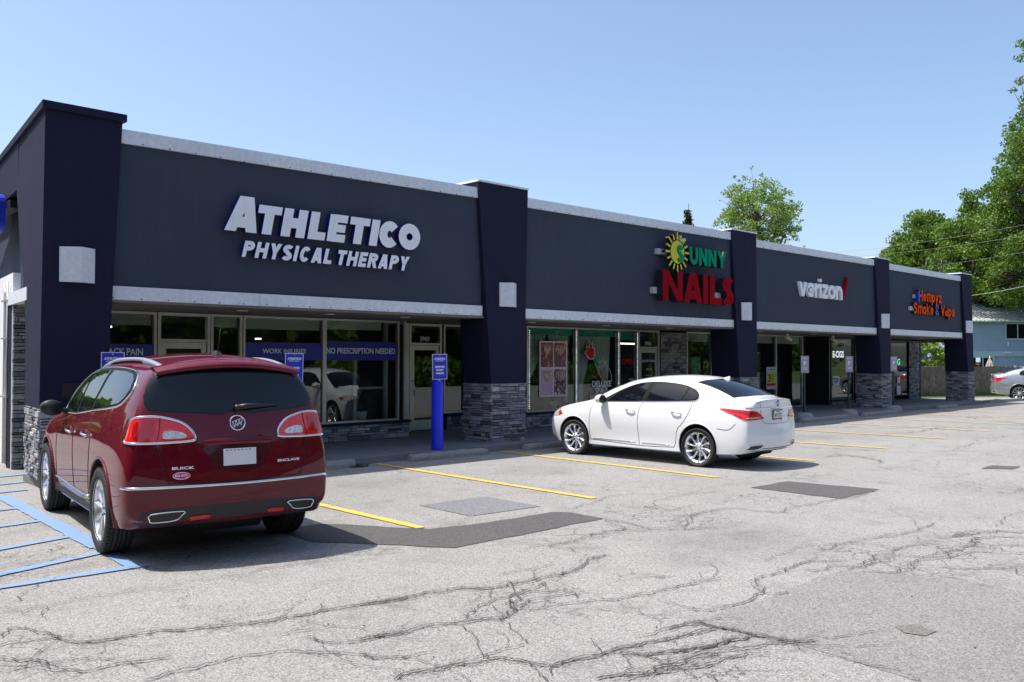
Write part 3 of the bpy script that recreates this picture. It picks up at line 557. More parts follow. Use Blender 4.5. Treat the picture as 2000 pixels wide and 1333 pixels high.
# columns  (x0,x1 at base ; top x0,x1 ; depth)
cols = [(4.03, 4.95, 4.10, 5.18, 14.75, 5.55), (12.77, 13.75, 12.46, 13.93, 14.73, 5.60), (22.36, 23.32, 22.12, 23.44, 14.75, 5.56), (31.72, 32.55, 31.42, 32.60, 14.75, 5.50), (40.18, 40.85, 39.72, 40.86, 14.75, 5.49)]
def corner_column():
    m = MB(); a, b, ta, tb = 4.03, 4.95, 4.09, 5.18; lev = [(1.15, 15.1), (2.2, 15.2), (3.0, 15.42), (3.54, 15.9), (4.67, 16.5), (5.5, 16.9)]; vs = []
    for z, yb in lev:
        k = (z-1.15)/4.35; yf = 13.83+.09*k; xl = a+(ta-a)*k
        vs += [(xl, yf, z), (b+(tb-b)*k, yf, z), (b+(tb-b)*k, 14.75, z), (SK(xl, yb)+.2, yb, z), (SK(xl, yb), yb, z)]
    fs = [(l*5+s, l*5+(s+1) % 5, l*5+5+(s+1) % 5, l*5+5+s) for l in range(len(lev)-1) for s in range(5)]+[(4, 3, 2, 1, 0), tuple(len(vs)-5+q for q in range(5))]
    m.add(vs, fs, 'column'); o = mpart(m, 'column'); c = MB()
    P = [(ta-.05, 13.87), (tb+.05, 13.87), (tb+.05, 14.8), (SK(ta, 24)+.4, 24), (SK(ta, 24)-.05, 24)]
    c.add([(x, y, z) for z in (5.49, 5.60) for x, y in P], [(4, 3, 2, 1, 0), (5, 6, 7, 8, 9)]+[(q, (q+1) % 5, 5+(q+1) % 5, 5+q) for q in range(5)], 'column'); sub(c, 'cap', o)
    s = MB(); zb = .15; zs = 1.17; e = (.13/1.0084, 1/1.0084, 0)
    s.hexa([(a+.02, 13.84, zb), (b-.01, 13.84, zb), (b-.01, 15.08, zb), (SK(a, 15.08)+.02, 15.08, zb)], [(a+.02, 13.84, zs-.03), (b-.01, 13.84, zs-.03), (b-.01, 15.08, zs-.03), (SK(a, 15.08)+.02, 15.08, zs-.03)], 'column')
    ledge(s, (a, 13.83, zb), (1, 0, 0), (0, -1, 0), b-a, zs-zb, 10); ledge(s, (a+.008, 13.80, zb), e, (-e[1], e[0], 0), 1.30, zs-zb, 20, (.006, .036)); sub(s, 'stone_base', o)
corner_column()
for i, (a, b, ta, tb, yb, zt) in enumerate(cols):
    if i == 0: continue
    m = MB(); yt = 13.92; zs = 1.36 if i else 1.17
    # two-stage shaft: slight flare
    f = lambda z: ((z-zs)/(zt-zs))
    lev = [zs-.02, 2.2, 3.3, 4.4, zt]; vs = []
    for z in lev:
        k = f(z); vs += [(a+(ta-a)*k, 13.83+(yt-13.83)*k, z), (b+(tb-b)*k, 13.83+(yt-13.83)*k, z), (b+(tb-b)*k, yb+(.5*k if i == 0 else 0), z), (a+(ta-a)*k, yb+(.55*k if i == 0 else 0), z)]
    fs = []
    for l in range(len(lev)-1):
        for s in range(4): p = l*4; fs.append((p+s, p+(s+1) % 4, p+4+(s+1) % 4, p+4+s))
    n = len(lev)*4; fs += [(3, 2, 1, 0), (n-4, n-3, n-2, n-1)]
    m.add(vs, fs, 'column')
    o = mpart(m, 'column')
    c = MB()
    if i == 0: c.box(ta-.06, tb+.05, yt-.05, 15.5, zt-.02, zt+.12, 'column'); 
    else: c.box(ta-.02, tb+.02, yt-.02, yb+.02, zt-.004, zt+.035, 'trim')
    sub(c, 'cap', o)
    s = MB(); zb = .105; e = .055; s.box(a+.01, b-.01, 13.83, yb-.01, zb, zs-.03, 'column')
    ledge(s, (a, 13.83, zb), (1, 0, 0), (0, -1, 0), b-a, zs-zb, 10+i); ledge(s, (a+.008, 13.80, zb), (0, 1, 0), (-1, 0, 0), yb-13.80, zs-zb, 20+i, (.006, .05)); ledge(s, (b-.008, 13.80, zb), (0, 1, 0), (1, 0, 0), yb-13.80, zs-zb, 30+i, (.006, .05))
    sub(s, 'stone_base', o)
# fascia bays
bays = [(4.95, 12.62, 5.39, 5.47), (13.75, 22.3, 5.44, 5.49), (23.3, 31.6, 5.40, 5.43), (32.5, 39.85, 5.38, 5.38)]
for i, (a, b, za, zb_) in enumerate(bays):
    m = MB(); m.hexa([(a, 14.0, 2.80), (b, 14.0, 2.80), (b, 14.6, 2.80), (a, 14.6, 2.80)], [(a, 14.0, za-.03), (b, 14.0, zb_-.03), (b, 14.6, zb_-.03), (a, 14.6, za-.03)], 'fascia')
    o = mpart(m, 'fascia_panel')
    n = 3; 
    for nm, z0, z1, y in (('top_trim', (za-.215, zb_-.215), (za, zb_), 13.955), ('bottom_trim', (2.775, 2.785), (2.985, 2.995), 13.95)):
        t = MB()
        for k in range(n):
            u0, u1 = k/n, (k+1)/n; x0, x1 = a+(b-a)*u0+.002, a+(b-a)*u1-.002; L = lambda zz, u: zz[0]+(zz[1]-zz[0])*u
            yy = 14.62 if nm == 'top_trim' else 14.12; d = .002*(k % 2)
            if i == 0 and nm == 'bottom_trim' and k == 0: x0 -= .0
            t.hexa([(x0, y-d, L(z0, u0)), (x1, y-d, L(z0, u1)), (x1, yy, L(z0, u1)), (x0, yy, L(z0, u0))], [(x0, y-d, L(z1, u0)), (x1, y-d, L(z1, u1)), (x1, yy, L(z1, u1)), (x0, yy, L(z1, u0))], 'trim')
            for w in range(6):
                xx = x0+(x1-x0)*(w+.3)/6; t.box(xx-.009, xx+.009, y-.009, y, L(z0, u0)+.018, L(z0, u0)+.036, 'crack')
        sub(t, nm, o)
# soffit
m = MB()
for k in range(0, 37):
    m.box(4.5+k, 5.496+k if k < 36 else 40.9, 13.95, 17.4, 2.735, 2.775, 'soffit')
m.box(40.2, 40.6, 14.8, 15.9, 2.6, 2.733, 'soffit'); 
sf = mpart(m, 'soffit')
for x in (7.6, 9.4, 11.2, 14.9, 17.6, 20.3, 25.0, 28.5, 34.5, 37.5):
    for y in (14.75,):
        t = MB(); t.lathe([(0, 2.722), (.085, 2.722), (.105, 2.733)], 'white', 24, Matrix.Translation((x, y, 0))); sub(t, 'downlight', sf)
# roof and solid body
m = MB(); m.hexa([(SK(4.6, 14.62), 14.62, 5.0), (41, 14.62, 5.0), (41, 34, 5.0), (SK(4.6, 34), 34, 5.0)], [(SK(4.6, 14.62), 14.62, 5.15), (41, 14.62, 5.15), (41, 34, 5.15), (SK(4.6, 34), 34, 5.15)], 'roof'); mpart(m, 'roof')
m = MB(); m.box(41.0, 41.25, 16.2, 34, 0, 5.0, 'fascia'); m.box(6.8, 41.0, 33.8, 34, 0, 5, 'fascia'); m.box(4.5, 41, 16.35, 16.5, 2.78, 5.0, 'fascia'); mpart(m, 'outer_wall')
m = MB(); m.box(39.9, 40.85, 14.0, 14.6, 2.79, 5.4, 'fascia'); m.box(40.6, 40.86, 14.7, 17.4, 2.79, 5.35, 'fascia'); mpart(m, 'end_fascia')
# left side
def sbox(m, d0, d1, y0, y1, z0, z1, mat):
    q = [(SK(4.06, y0)+d0, y0), (SK(4.06, y0)+d1, y0), (SK(4.06, y1)+d1, y1), (SK(4.06, y1)+d0, y1)]; m.hexa([(x, y, z0) for x, y in q], [(x, y, z1) for x, y in q], mat)
m = MB(); sbox(m, .22, .5, 15.0, 24, 3.33, 4.70, 'fascia'); sbox(m, .22, .5, 15.0, 17.06, 2.985, 3.33, 'fascia'); sbox(m, .02, .5, 16.4, 24, 4.70, 5.49, 'column'); s_ = mpart(m, 'side_fascia')
t = MB(); sbox(t, -.02, .5, 15.12, 17.07, 2.78, 2.985, 'trim'); sub(t, 'bottom_trim', s_)
m = MB(); sbox(m, .02, .3, 16.80, 30, 0, 3.33, 'white'); w_ = mpart(m, 'white_side_wall')
t = MB(); x_ = SK(4.06, 17.35)-.02; t.tube([(x_, 17.35, .05), (x_, 17.35, 3.0), (x_+.02, 17.5, 3.15)], .03, 'alu'); x_ = SK(4.06, 17.0)-.01; t.tube([(x_, 17.1, .05), (x_, 17.1, 3.2)], .014, 'alu')
for z in (1.2, 2.2, 2.85): t.box(x_-.02, x_+.05, 17.05, 17.4, z, z+.03, 'alu')
sub(t, 'conduit', w_)
m = MB(); m.box(4.47, 4.95, 16.72, 17.1, 0, 2.78, 'column'); ledge(m, (4.44, 16.72, 0), (1, 0, 0), (0, -1, 0), .54, 2.78, 77); mpart(m, 'stone_wall')
# low walls under the windows and stone piers
def lowwall(x0, x1, z1, seed, y=16.2, z0=.12):
    m = MB(); m.box(x0, x1, y-.0, y+.16, z0, z1-.05, 'column'); ledge(m, (x0, y, z0), (1, 0, 0), (0, -1, 0), x1-x0, z1-.05-z0, seed, (.01, .035))
    if z1 < 2: m.box(x0-.01, x1+.02, y-.075, y+.16, z1-.05, z1, 'column')
    mpart(m, 'stone_wall')
lowwall(4.95, 12.42, .50, 41); lowwall(15.9, 20.72, .50, 42); lowwall(21.85, 23.2, 2.73, 43); lowwall(23.2, 24.6, .50, 44); lowwall(39.95, 41.0, 2.73, 45)
lowwall(14.3, 15.8, .50, 46, 17.12); lowwall(32.7, 34.6, .30, 47); lowwall(24.6, 27.0, 2.73, 48)
lowwall(34.75, 38.2, .5, 49)
# recess returns
m = MB(); m.box(15.62, 15.8, 16.2, 17.3, .12, 2.73, 'column'); mpart(m, 'entry_return')
m = MB(); m.box(30.55, 30.62, 16.22, 18.1, .12, 2.73, 'alu_dark'); m.box(32.55, 32.65, 16.22, 18.1, .12, 2.73, 'alu_dark'); m.box(30.55, 32.65, 18.1, 18.2, .12, 2.73, 'alu_dark'); mpart(m, 'entry_recess')
# interiors: rooms behind the glass
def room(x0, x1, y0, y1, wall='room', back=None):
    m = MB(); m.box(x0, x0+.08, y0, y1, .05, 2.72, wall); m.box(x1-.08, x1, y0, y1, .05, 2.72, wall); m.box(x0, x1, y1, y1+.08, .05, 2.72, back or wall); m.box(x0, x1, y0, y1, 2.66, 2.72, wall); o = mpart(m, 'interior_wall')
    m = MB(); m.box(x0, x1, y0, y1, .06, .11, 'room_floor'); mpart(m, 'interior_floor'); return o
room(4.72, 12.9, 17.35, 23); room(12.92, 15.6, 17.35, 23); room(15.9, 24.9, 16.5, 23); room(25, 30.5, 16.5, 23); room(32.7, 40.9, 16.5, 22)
# window units: frame bars + pane + things behind
def window(x0, x1, z0, z1, y=16.2, name='window', frame='alu', bar=.045, glass=True, ygl=None):
    f = MB(); Y0, Y1 = y+.01, y+.10
    f.box(x0, x0+bar, Y0, Y1, z0, z1, frame); f.box(x1-bar, x1, Y0, Y1, z0, z1, frame); f.box(x0+bar, x1-bar, Y0+.002, Y1-.002, z0, z0+bar, frame); f.box(x0+bar, x1-bar, Y0+.002, Y1-.002, z1-bar, z1, frame)
    w = mpart(MB(), name) if False else sub(f, name, mall)
    g = MB(); yg = y+.05; g.add([(x0+bar, yg, z0+bar), (x1-bar, yg, z0+bar), (x1-bar, yg, z1-bar), (x0+bar, yg, z1-bar)], [(0, 1, 2, 3)], 'glass'); sub(g, 'pane', w); return w
def valance(x0, x1, z0, z1, w, mat='valance', y=16.2):
    v = MB(); v.box(x0+.05, x1-.05, y+.14, y+.17, z0, z1, mat); sub(v, 'valance', w)
T = Matrix.Translation
def banner(x0, x1, z0, z1, w, y=16.2, txt=None, tx=None, tz=None, th=.13, tw=None):
    v = MB(); v.box(x0+.046, x1-.046, y+.028, y+.036, z0, z1, 'banner')
    if txt: put_text(v, txt, T((tx, y+.026, tz)), th, 'letter_grey', .022, width=tw)
    sub(v, 'banner', w)
win = window(5.05, 6.68, .50, 2.72); valance(5.05, 6.68, 2.48, 2.69, win); banner(5.05, 6.68, 1.80, 2.13, win, txt='BACK PAIN', tx=5.76, tz=1.99-.06, th=.13, tw=.68)
win = window(7.72, 8.36, .50, 2.72); valance(7.72, 8.36, 2.48, 2.69, win)
win = window(8.38, 10.22, .50, 2.72); valance(8.38, 10.22, 2.46, 2.69, win); banner(8.38, 10.22, 1.84, 2.20, win, txt='WORK INJURIES', tx=8.80, tz=1.95, th=.125, tw=.98)
win = window(10.22, 12.16, .50, 2.72); valance(10.22, 11.80, 2.50, 2.69, win); banner(10.22, 12.16, 1.84, 2.24, win, txt='NO PRESCRIPTION NEEDED', tx=10.27, tz=1.98, th=.125, tw=1.78)
t = MB(); t.tube([(11.98, 16.5, .5), (11.98, 16.5, 2.7)], .06, 'valance', 12); t.box(11.15, 11.22, 16.5, 16.56, .5, 2.1, 'valance'); t.box(11.2, 12.0, 16.5, 16.56, 1.2, 1.25, 'valance'); mpart(t, 'interior_post')
def door(x0, x1, y, zt, z1, lab=None, txt=None, frame='alu', transom=True, z0=.13):
    f = MB(); b = .055
    f.box(x0, x0+b, y, y+.12, z0, z1, frame); f.box(x1-b, x1, y, y+.12, z0, z1, frame); f.box(x0+b, x1-b, y+.002, y+.118, z1-b, z1, frame); f.box(x0+b, x1-b, y+.002, y+.118, zt, zt+b, frame)
    o = sub(f, 'door_frame', mall)
    g = MB(); g.add([(x0+b, y+.06, zt+b), (x1-b, y+.06, zt+b), (x1-b, y+.06, z1-b), (x0+b, y+.06, z1-b)], [(0, 1, 2, 3)], 'glass')
    if txt: put_text(g, txt, T(((x0+x1)/2, y+.05, zt+.10)), .11, 'letter_grey', .01, center=True)
    sub(g, 'transom_pane', o)
    d = MB(); s = .10; a0, a1 = x0+b+.008, x1-b-.008; yy = y+.03
    d.box(a0, a0+s, yy, yy+.05, z0+.02, zt-.008, frame); d.box(a1-s, a1, yy, yy+.05, z0+.02, zt-.008, frame); d.box(a0+s, a1-s, yy+.002, yy+.048, z0+.02, z0+.26, frame); d.box(a0+s, a1-s, yy+.002, yy+.048, zt-.12, zt-.008, frame)
    dd = sub(d, 'door', mall, label=lab)
    g = MB(); g.add([(a0+s, yy+.025, z0+.26), (a1-s, yy+.025, z0+.26), (a1-s, yy+.025, zt-.12), (a0+s, yy+.025, zt-.12)], [(0, 1, 2, 3)], 'glass'); sub(g, 'pane', dd)
    h = MB(); h.tube([(a0+.05, yy, 1.0), (a0+.05, yy-.07, 1.0), (a0+.05, yy-.07, 1.35), (a0+.05, yy, 1.35)], .014, 'chrome'); sub(h, 'handle', dd); return dd
door(6.70, 7.70, 16.2, 2.18, 2.72, 'glass door with pale frame behind the red car roof')
v = MB(); v.box(6.9, 7.5, 16.3, 16.33, .4, 2.05, simple('brown_panel', (.05, .03, .022), .7)); mpart(v, 'door_blind')
# Entry recess at 5960
f = MB(); 
for x in (12.40, 12.95): f.box(x, x+.05, 17.1, 17.2, .13, 2.72, 'alu')
f.box(12.45, 12.95, 17.102, 17.198, 2.2, 2.25, 'alu'); f.box(12.45, 12.95, 17.102, 17.198, 1.16, 1.21, 'alu'); f.box(12.45, 12.95, 17.102, 17.198, 2.66, 2.72, 'alu'); f.box(12.45, 12.95, 17.102, 17.198, .13, .2, 'alu')
o = sub(f, 'sidelight', mall); g = MB(); g.add([(12.45, 17.15, .15), (12.95, 17.15, .15), (12.95, 17.15, 2.68), (12.45, 17.15, 2.68)], [(0, 1, 2, 3)], 'glass'); sub(g, 'pane', o)
g = MB(); g.add([(12.38, 16.3, .15), (12.38, 17.1, .15), (12.38, 17.1, 2.68), (12.38, 16.3, 2.68)], [(0, 1, 2, 3)], 'glass'); g.box(12.34, 12.41, 16.28, 16.33, .12, 2.72, 'alu'); mpart(g, 'return_window')
door(13.13, 14.12, 17.1, 2.20, 2.72, 'glass entrance door with number 5960 above', '5960')
f = MB(); f.box(13.02, 13.10, 17.08, 17.2, .13, 2.72, 'alu'); mpart(f, 'mullion')
win = window(14.2, 15.6, .52, 2.72, 17.1)
# Nail salon
wn1 = window(16.2, 18.12, .50, 2.72); valance(16.2, 18.12, 2.50, 2.69, wn1, 'teal')
wn2 = window(18.12, 19.92, .50, 2.72); valance(18.12, 19.92, 2.50, 2.69, wn2, 'teal')
wn3 = window(19.92, 20.78, .50, 2.72); valance(19.92, 20.78, 2.42, 2.69, wn3, 'teal')
def drape(xt0, xt1, xb0, xb1, zt, zb, w):
    m = MB(); N = 40; R = 10; vs = []
    for r in range(R+1):
        u = r/R; k = u**1.6 if u < .75 else .646; k = min(1, (u/.7)**1.5)
        for i in range(N+1):
            s = i/N; x = (xt0+(xt1-xt0)*s)*(1-k)+(xb0+(xb1-xb0)*s)*k; vs.append((x, 16.42+.02*math.sin(s*44)*(1-.6*k), zt+(zb-zt)*u))
    m.add(vs, [(r*(N+1)+i, r*(N+1)+i+1, (r+1)*(N+1)+i+1, (r+1)*(N+1)+i) for r in range(R) for i in range(N)], 'curtain', True); sub(m, 'curtain', w)
drape(16.3, 17.1, 16.3, 16.45, 2.5, .7, wn1); drape(17.2, 18.0, 17.85, 18.0, 2.5, .7, wn1); drape(18.2, 18.95, 18.42, 18.6, 2.5, .6, wn2); drape(18.95, 19.75, 19.45, 19.65, 2.5, .6, wn2)
M['lights_and_letter_glow'] = simple('string_lights', (.75, .85, .9), .4, 0, 0, emit=.6)
for w, xs_ in ((wn1, (16.28,)), (wn2, (18.08,)), (wn3, (19.88, 20.74))):
    t = MB()
    for x in xs_:
        for k in range(40): z = .6+k*.051; t.box(x-.012, x+.012, 16.19, 16.205, z, z+rnd.uniform(.01, .03), 'lights_and_letter_glow')
    sub(t, 'string_lights', w)
def poster_mat(n, bgc, spots, seed):
    m, nd, lk, p = newmat(n); v = coords(nd, lk, 1, True); mp = nd.new('ShaderNodeMapping'); mp.inputs['Location'].default_value = (seed*3.1, 0, seed*1.7); lk.new(v, mp.inputs[0])
    vo = nd.new('ShaderNodeTexVoronoi'); vo.inputs['Scale'].default_value = 11; lk.new(mp.outputs[0], vo.inputs['Vector'])
    col = ramp(nd, lk, vo.outputs['Distance'], [(.0, spots[0]), (.35, spots[1]), (.62, bgc)])
    mask = ramp(nd, lk, noise(nd, lk, mp.outputs[0], 3.2, 2), [(.45, 0.), (.55, 1.)])
    lk.new(mixc(nd, lk, mask, col, bgc), p.inputs['Base Color']); p.inputs['Roughness'].default_value = .6; return m
skin = simple('pale_pink_skin', (.85, .58, .50), .6, 0, .06)
pb = [poster_mat('flower_print', (.12, .10, .07), ((.8, .75, .7), (.8, .06, .15)), 1), poster_mat('rose_print', (.22, .10, .12), ((.95, .7, .72), (.7, .16, .28)), 2), poster_mat('orchid_print', (.62, .50, .55), ((.9, .8, .85), (.8, .25, .6)), 3), poster_mat('daisy_print', (.10, .05, .05), ((.95, .9, .9), (.85, .5, .55)), 4)]
t = MB(); t.box(16.68, 17.74, 16.225, 16.235, .88, 2.34, simple('pink_poster_border', (.88, .70, .78), .6)); 
for k, (a, b, c, d) in enumerate([(16.73, 17.19, 1.66, 2.30), (17.23, 17.69, 1.66, 2.30), (16.73, 17.19, .93, 1.60), (17.23, 17.69, .93, 1.60)]):
    t.box(a, b, 16.2225, 16.225, c, d, pb[k])
    for q in range(5):   # fingers and toes
        x = a+.10+q*.065; L = (.20, .27, .30, .26, .17)[q]; z1_ = d-.03
        t.tube([(x, 16.216, z1_-.02), (x+.02*(q-2)*(1 if k % 2 else -1), 16.216, z1_-L)], .024, skin, 8)
ps = sub(t, 'poster', mall, label='poster of manicured hands and pink flowers')
# rose with lettering on the middle window
t = MB(); O = Vector((18.6, 0, 1.2)); X = lambda u, v: (18.08+u, 16.225, .50+v)
pet = [(.60, 1.36), (.46, 1.46), (.36, 1.56), (.47, 1.60), (.44, 1.72), (.56, 1.68), (.58, 1.86), (.66, 1.80), (.70, 1.68), (.80, 1.62), (.76, 1.48), (.74, 1.38)]
t.poly([X(*p) for p in pet], (0, -.004, 0), 'neon_red'); t.tube([X(*p) for p in pet], .012, 'white', 6, True); t.poly([X(*p) for p in [(.68, 1.36), (.82, 1.44), (.86, 1.30), (.98, 1.18), (.84, 1.22)]], (0, -.004, 0), 'green_face')
t.tube([X(.80, 1.25), X(.92, 1.05), X(1.05, .85), X(1.28, .72)], .007, 'white'); t.tube([X(.98, 1.3), X(1.15, 1.32), X(1.38, 1.12), X(1.5, .95), X(1.52, .72)], .007, 'white'); t.tube([X(.84, 1.16), X(1.0, 1.12), X(1.2, 1.22), X(1.3, 1.05), X(1.34, .85)], .006, 'white')
for k in range(6): u = .98+k*.06; v = 1.02-k*.07; t.poly([X(u, v), X(u+.06, v+.05), X(u+.06, v-.07)], (0, -.004, 0), 'neon_red')
for s, zz in (('DELUXE', .60), ('SPA &', .40), ('PEDICURE', .20)): put_text(t, s, T((19.16, 16.215, .50+zz)), .165, 'white', .02, center=True)
sub(t, 'window_lettering', mall, label='red rose with white lettering below')
t = MB(); put_text(t, 'OPEN', T((20.34, 16.226, 1.73)), .15, 'neon_red', .0, center=True); put_text(t, 'Nails', T((20.5, 16.226, 1.25)), .07, 'letter_grey', .01, center=True)
for k in range(12):
    a = k*math.pi/6; t.tube([(20.34+.28*math.cos(a)-.05*math.sin(a), 16.226, 1.80+.2*math.sin(a)), (20.34+.28*math.cos(a)+.05*math.sin(a), 16.226, 1.80+.2*math.sin(a))], .007, 'banner')
sub(t, 'open_sign', mall)
d_ = door(20.80, 21.80, 16.2, 2.18, 2.72, 'glass salon door with white lettering', '5956')
t = MB(); put_text(t, 'SUNNY NAILS', T((21.30, 16.222, 1.78)), .075, 'letter_grey', .01, center=True)
for k, s in enumerate(('WELCOME', 'MON - FRI', '9:30 - 7:00', 'SATURDAY', '9:00 - 5:00', 'SUNDAY')): put_text(t, s, T((21.32, 16.222, 1.55-k*.13-(0 if k == 0 else .05))), .045, 'letter_grey', .01, center=True)
sub(t, 'door_lettering', d_)
w4 = window(23.22, 24.58, .50, 2.72, frame='alu'); valance(23.22, 24.58, 2.42, 2.69, w4)
t = MB(); t.box(23.55, 24.0, 16.28, 16.30, .8, 1.95, poster_mat('salon_poster', (.02, .30, .30), ((.5, .45, .4), (.12, .3, .3)), 5)); sub(t, 'poster', w4)
# phone shop
w5 = window(27.05, 28.62, .14, 2.72); valance(27.05, 28.62, 2.42, 2.69, w5); w6 = window(28.62, 30.50, .14, 2.72); valance(28.62, 30.5, 2.42, 2.69, w6)
t = MB(); t.box(27.95, 28.60, 16.215, 16.22, .82, 1.60, simple('pale_cyan_poster', (.35, .48, .52), .6)); t.box(27.99, 28.56, 16.208, 16.215, 1.02, 1.42, simple('lime_poster', (.42, .55, .06), .6)); t.box(27.99, 28.56, 16.206, 16.215, .94, 1.03, 'neon_red')
put_text(t, '3', T((28.05, 16.204, 1.08)), .27, 'red_face', .03, width=.17)
for k, s in enumerate(('NEW', 'MONTHS', 'FREE', 'LINE')): put_text(t, s, T((28.27, 16.204, 1.31-k*.075)), .05, 'red_face', .02)
for k, s in enumerate(('UNLIMITED',)): put_text(t, s, T((28.04, 16.212, 1.49)), .045, 'banner', .01, width=.48)
sub(t, 'poster', w5, label='cyan and lime poster with a big red 3')
t = MB(); t.box(28.9, 29.9, 17.6, 17.65, .1, 2.1, simple('grey_inner_door', (.16, .17, .18), .6)); t.box(27.1, 27.9, 17.4, 17.44, .1, 2.5, 'black'); t.box(25.6, 26.5, 19, 19.3, .1, 1.1, 'white'); t.box(28.2, 29.4, 20, 20.6, .1, 1.0, 'room'); mpart(t, 'shop_fittings')
w7 = window(32.72, 34.6, .30, 2.70, frame='alu_dark'); valance(32.72, 34.6, 2.45, 2.66, w7)
t = MB(); put_text(t, 'E-CIGS', T((32.85, 16.215, 1.93)), .26, 'lights_and_letter_glow', .03, width=.92); t.box(32.85, 33.4, 16.22, 16.226, .85, 1.22, 'white'); put_text(t, 'TOP', T((32.90, 16.216, .95)), .2, 'banner', .04, width=.42); sub(t, 'window_lettering', w7)  # E-CIGS letters are no lamp; glow added so they show over the reflection
t = MB(); t.box(32.9, 34.2, 18.6, 18.8, 2.1, 2.14, 'lamp_glow'); t.box(33.0, 33.2, 17.3, 17.5, .12, 1.5, 'valance'); t.box(33.9, 34.1, 17.1, 17.4, .3, 1.3, 'green_face'); mpart(t, 'shop_fittings')
t = MB(); t.box(6.2, 6.9, 19, 19.3, 2.5, 2.54, 'lamp_glow'); t.box(23.4, 24.2, 19, 19.1, 2.36, 2.40, 'lamp_glow'); t.box(9.9, 10.0, 18.5, 18.6, 2.3, 2.33, 'lamp_glow'); mpart(t, 'ceiling_lamp')
w8 = window(37.4, 40.0, .30, 2.70, frame='alu_dark'); valance(37.4, 40., 2.45, 2.66, w8); window(34.75, 37.4, .5, 2.70, frame='alu_dark')
t = MB(); put_text(t, 'G', T((38.75, 16.215, 1.62)), .27, 'leaf_neon', .03, width=.30); t.box(38.7, 39.1, 16.216, 16.222, .35, .72, 'white'); t.box(38.75, 39.05, 16.216, 16.222, .85, 1.1, 'letter_grey'); put_text(t, 'OPEN', T((38.65, 16.215, 1.42)), .1, 'neon_red', .02, width=.5); sub(t, 'window_lettering', w8)
# salon furniture seen through the glass
t = MB(); t.box(16.6, 17.3, 17.2, 17.7, .12, .85, simple('blue_pedicure_chair', (.04, .16, .32), .5)); t.box(17.8, 18.7, 18.4, 18.5, .12, 1.8, simple('orange_brown_wood', (.16, .06, .025), .6)); t.tube([(18.0, 16.9, .1), (18.0, 16.9, 2.7)], .09, 'teal', 12); t.box(19.0, 19.9, 19.0, 19.4, .12, .9, 'black'); mpart(t, 'salon_fittings')
def potted(x, y, z, h, lab, mat='leaf_dark', pot='white'):
    P = thing('potted_plant', lab, 'plant', (x, y, z)); m = MB(); m.lathe([(0, 0), (.09, 0), (.13, .24), (.11, .24), (.10, .2), (0, .2)], pot, 20); m.build('pot', P)
    l = MB(); q = random.Random(int(x*9))
    for k in range(34):
        a = q.uniform(0, 6.28); e = q.uniform(.15, .6)*h; top = h*q.uniform(.6, 1); w = .016; c, s_ = math.cos(a), math.sin(a); pts = [(0, .2), (.35*e, .2+top*.6), (e, .2+top*q.uniform(.6, 1))]
        vs = []
        for i, (d, zz) in enumerate(pts): ww = w*(1, 1, .1)[i]; vs += [(d*c-ww*s_, d*s_+ww*c, zz), (d*c+ww*s_, d*s_-ww*c, zz)]
        l.add(vs, [(0, 1, 3, 2), (2, 3, 5, 4)], mat)
    l.build('leaves', P, recalc=False); return P
potted(17.75, 16.75, .5, .55, 'spiky dark green potted plant inside the salon window behind the white car'); potted(11.55, 16.8, .45, .6, 'slender plant in white pot inside the window beside the entrance')
# wall lamps
def wall_lamp(xc, zl=3.25):
    m = MB(); w = .245; yb = 13.885; yr = 13.675; zb, zt = zl-.255, zl+.255
    b = [(xc-w, yb, zb), (xc-w, yb-.035, zb), (xc, yr, zb), (xc+w, yb-.035, zb), (xc+w, yb, zb)]
    m.add([(p[0]-xc, p[1]-yb, p[2]-zl) for p in b]+[(p[0]-xc, p[1]-yb, p[2]-zl+.51) for p in b], [(0, 1, 6, 5), (1, 2, 7, 6), (2, 3, 8, 7), (3, 4, 9, 8), (4, 0, 5, 9), (4, 3, 2, 1, 0), (5, 6, 7, 8, 9)], 'trim'); return m
labs = ['pale metal wedge wall light on the corner column', 'pale metal wall light on the column between the two left shops', 'pale metal wall light on the column right of the big red letters', 'pale metal wall light on the column right of the white phone shop letters', 'pale metal wall light on the last column by the blue house']
for i, x in enumerate((4.53, 13.27, 22.78, 32.05, 40.3)):
    o = wall_lamp(x).build('wall_light'); o.location = (x, 13.885, 3.25); tag(o, labs[i], 'wall light', 'wall lights on the columns')
# address plaque on corner column
t = MB(); t.box(-.30, .30, -.012, 0, -.10, .10, 'black'); put_text(t, '4075', T((0, -.016, .01)), .055, 'letter_grey', .01, center=True); put_text(t, 'W 119', T((0, -.016, -.07)), .04, 'letter_grey', .01, center=True)
o = t.build('address_plaque'); o.location = (4.62, 13.83, 1.42); tag(o, 'small black address plaque low on the corner column beside the red car mirror', 'plaque')
# ================================================================ SIGNS
def sign_thing(name, lab, loc): return thing(name, lab, 'sign', loc)
Y = 13.86
sg = sign_thing('shop_sign', 'two lines of slanted white channel letters with blue edges on the leftmost fascia', (8.9, 14.0, 4.0))
off = Vector((-8.9, -14.0, -4.0))
def place(o): o.location = off
z0 = 3.995
for ch, x, w, h, sh in [('A', 6.806, .585, .60, .20), ('T', 7.35, .44, .495, .185), ('H', 7.836, .464, .495, .185), ('L', 8.364, .35, .495, .185), ('E', 8.757, .375, .495, .185), ('T', 9.19, .435, .495, .185), ('I', 9.67, .172, .495, .185), ('C', 9.89, .47, .51, .09), ('O', 10.355, .52, .51, .04)]:
    place(letter(ch, x, z0+.004-(.006 if ch in 'CO' else 0), w, h, .36 if ch != 'A' else .31, Y, .10, 'sign_white', 'return_blue', 'letter', sg, shear=sh))
x = 7.125
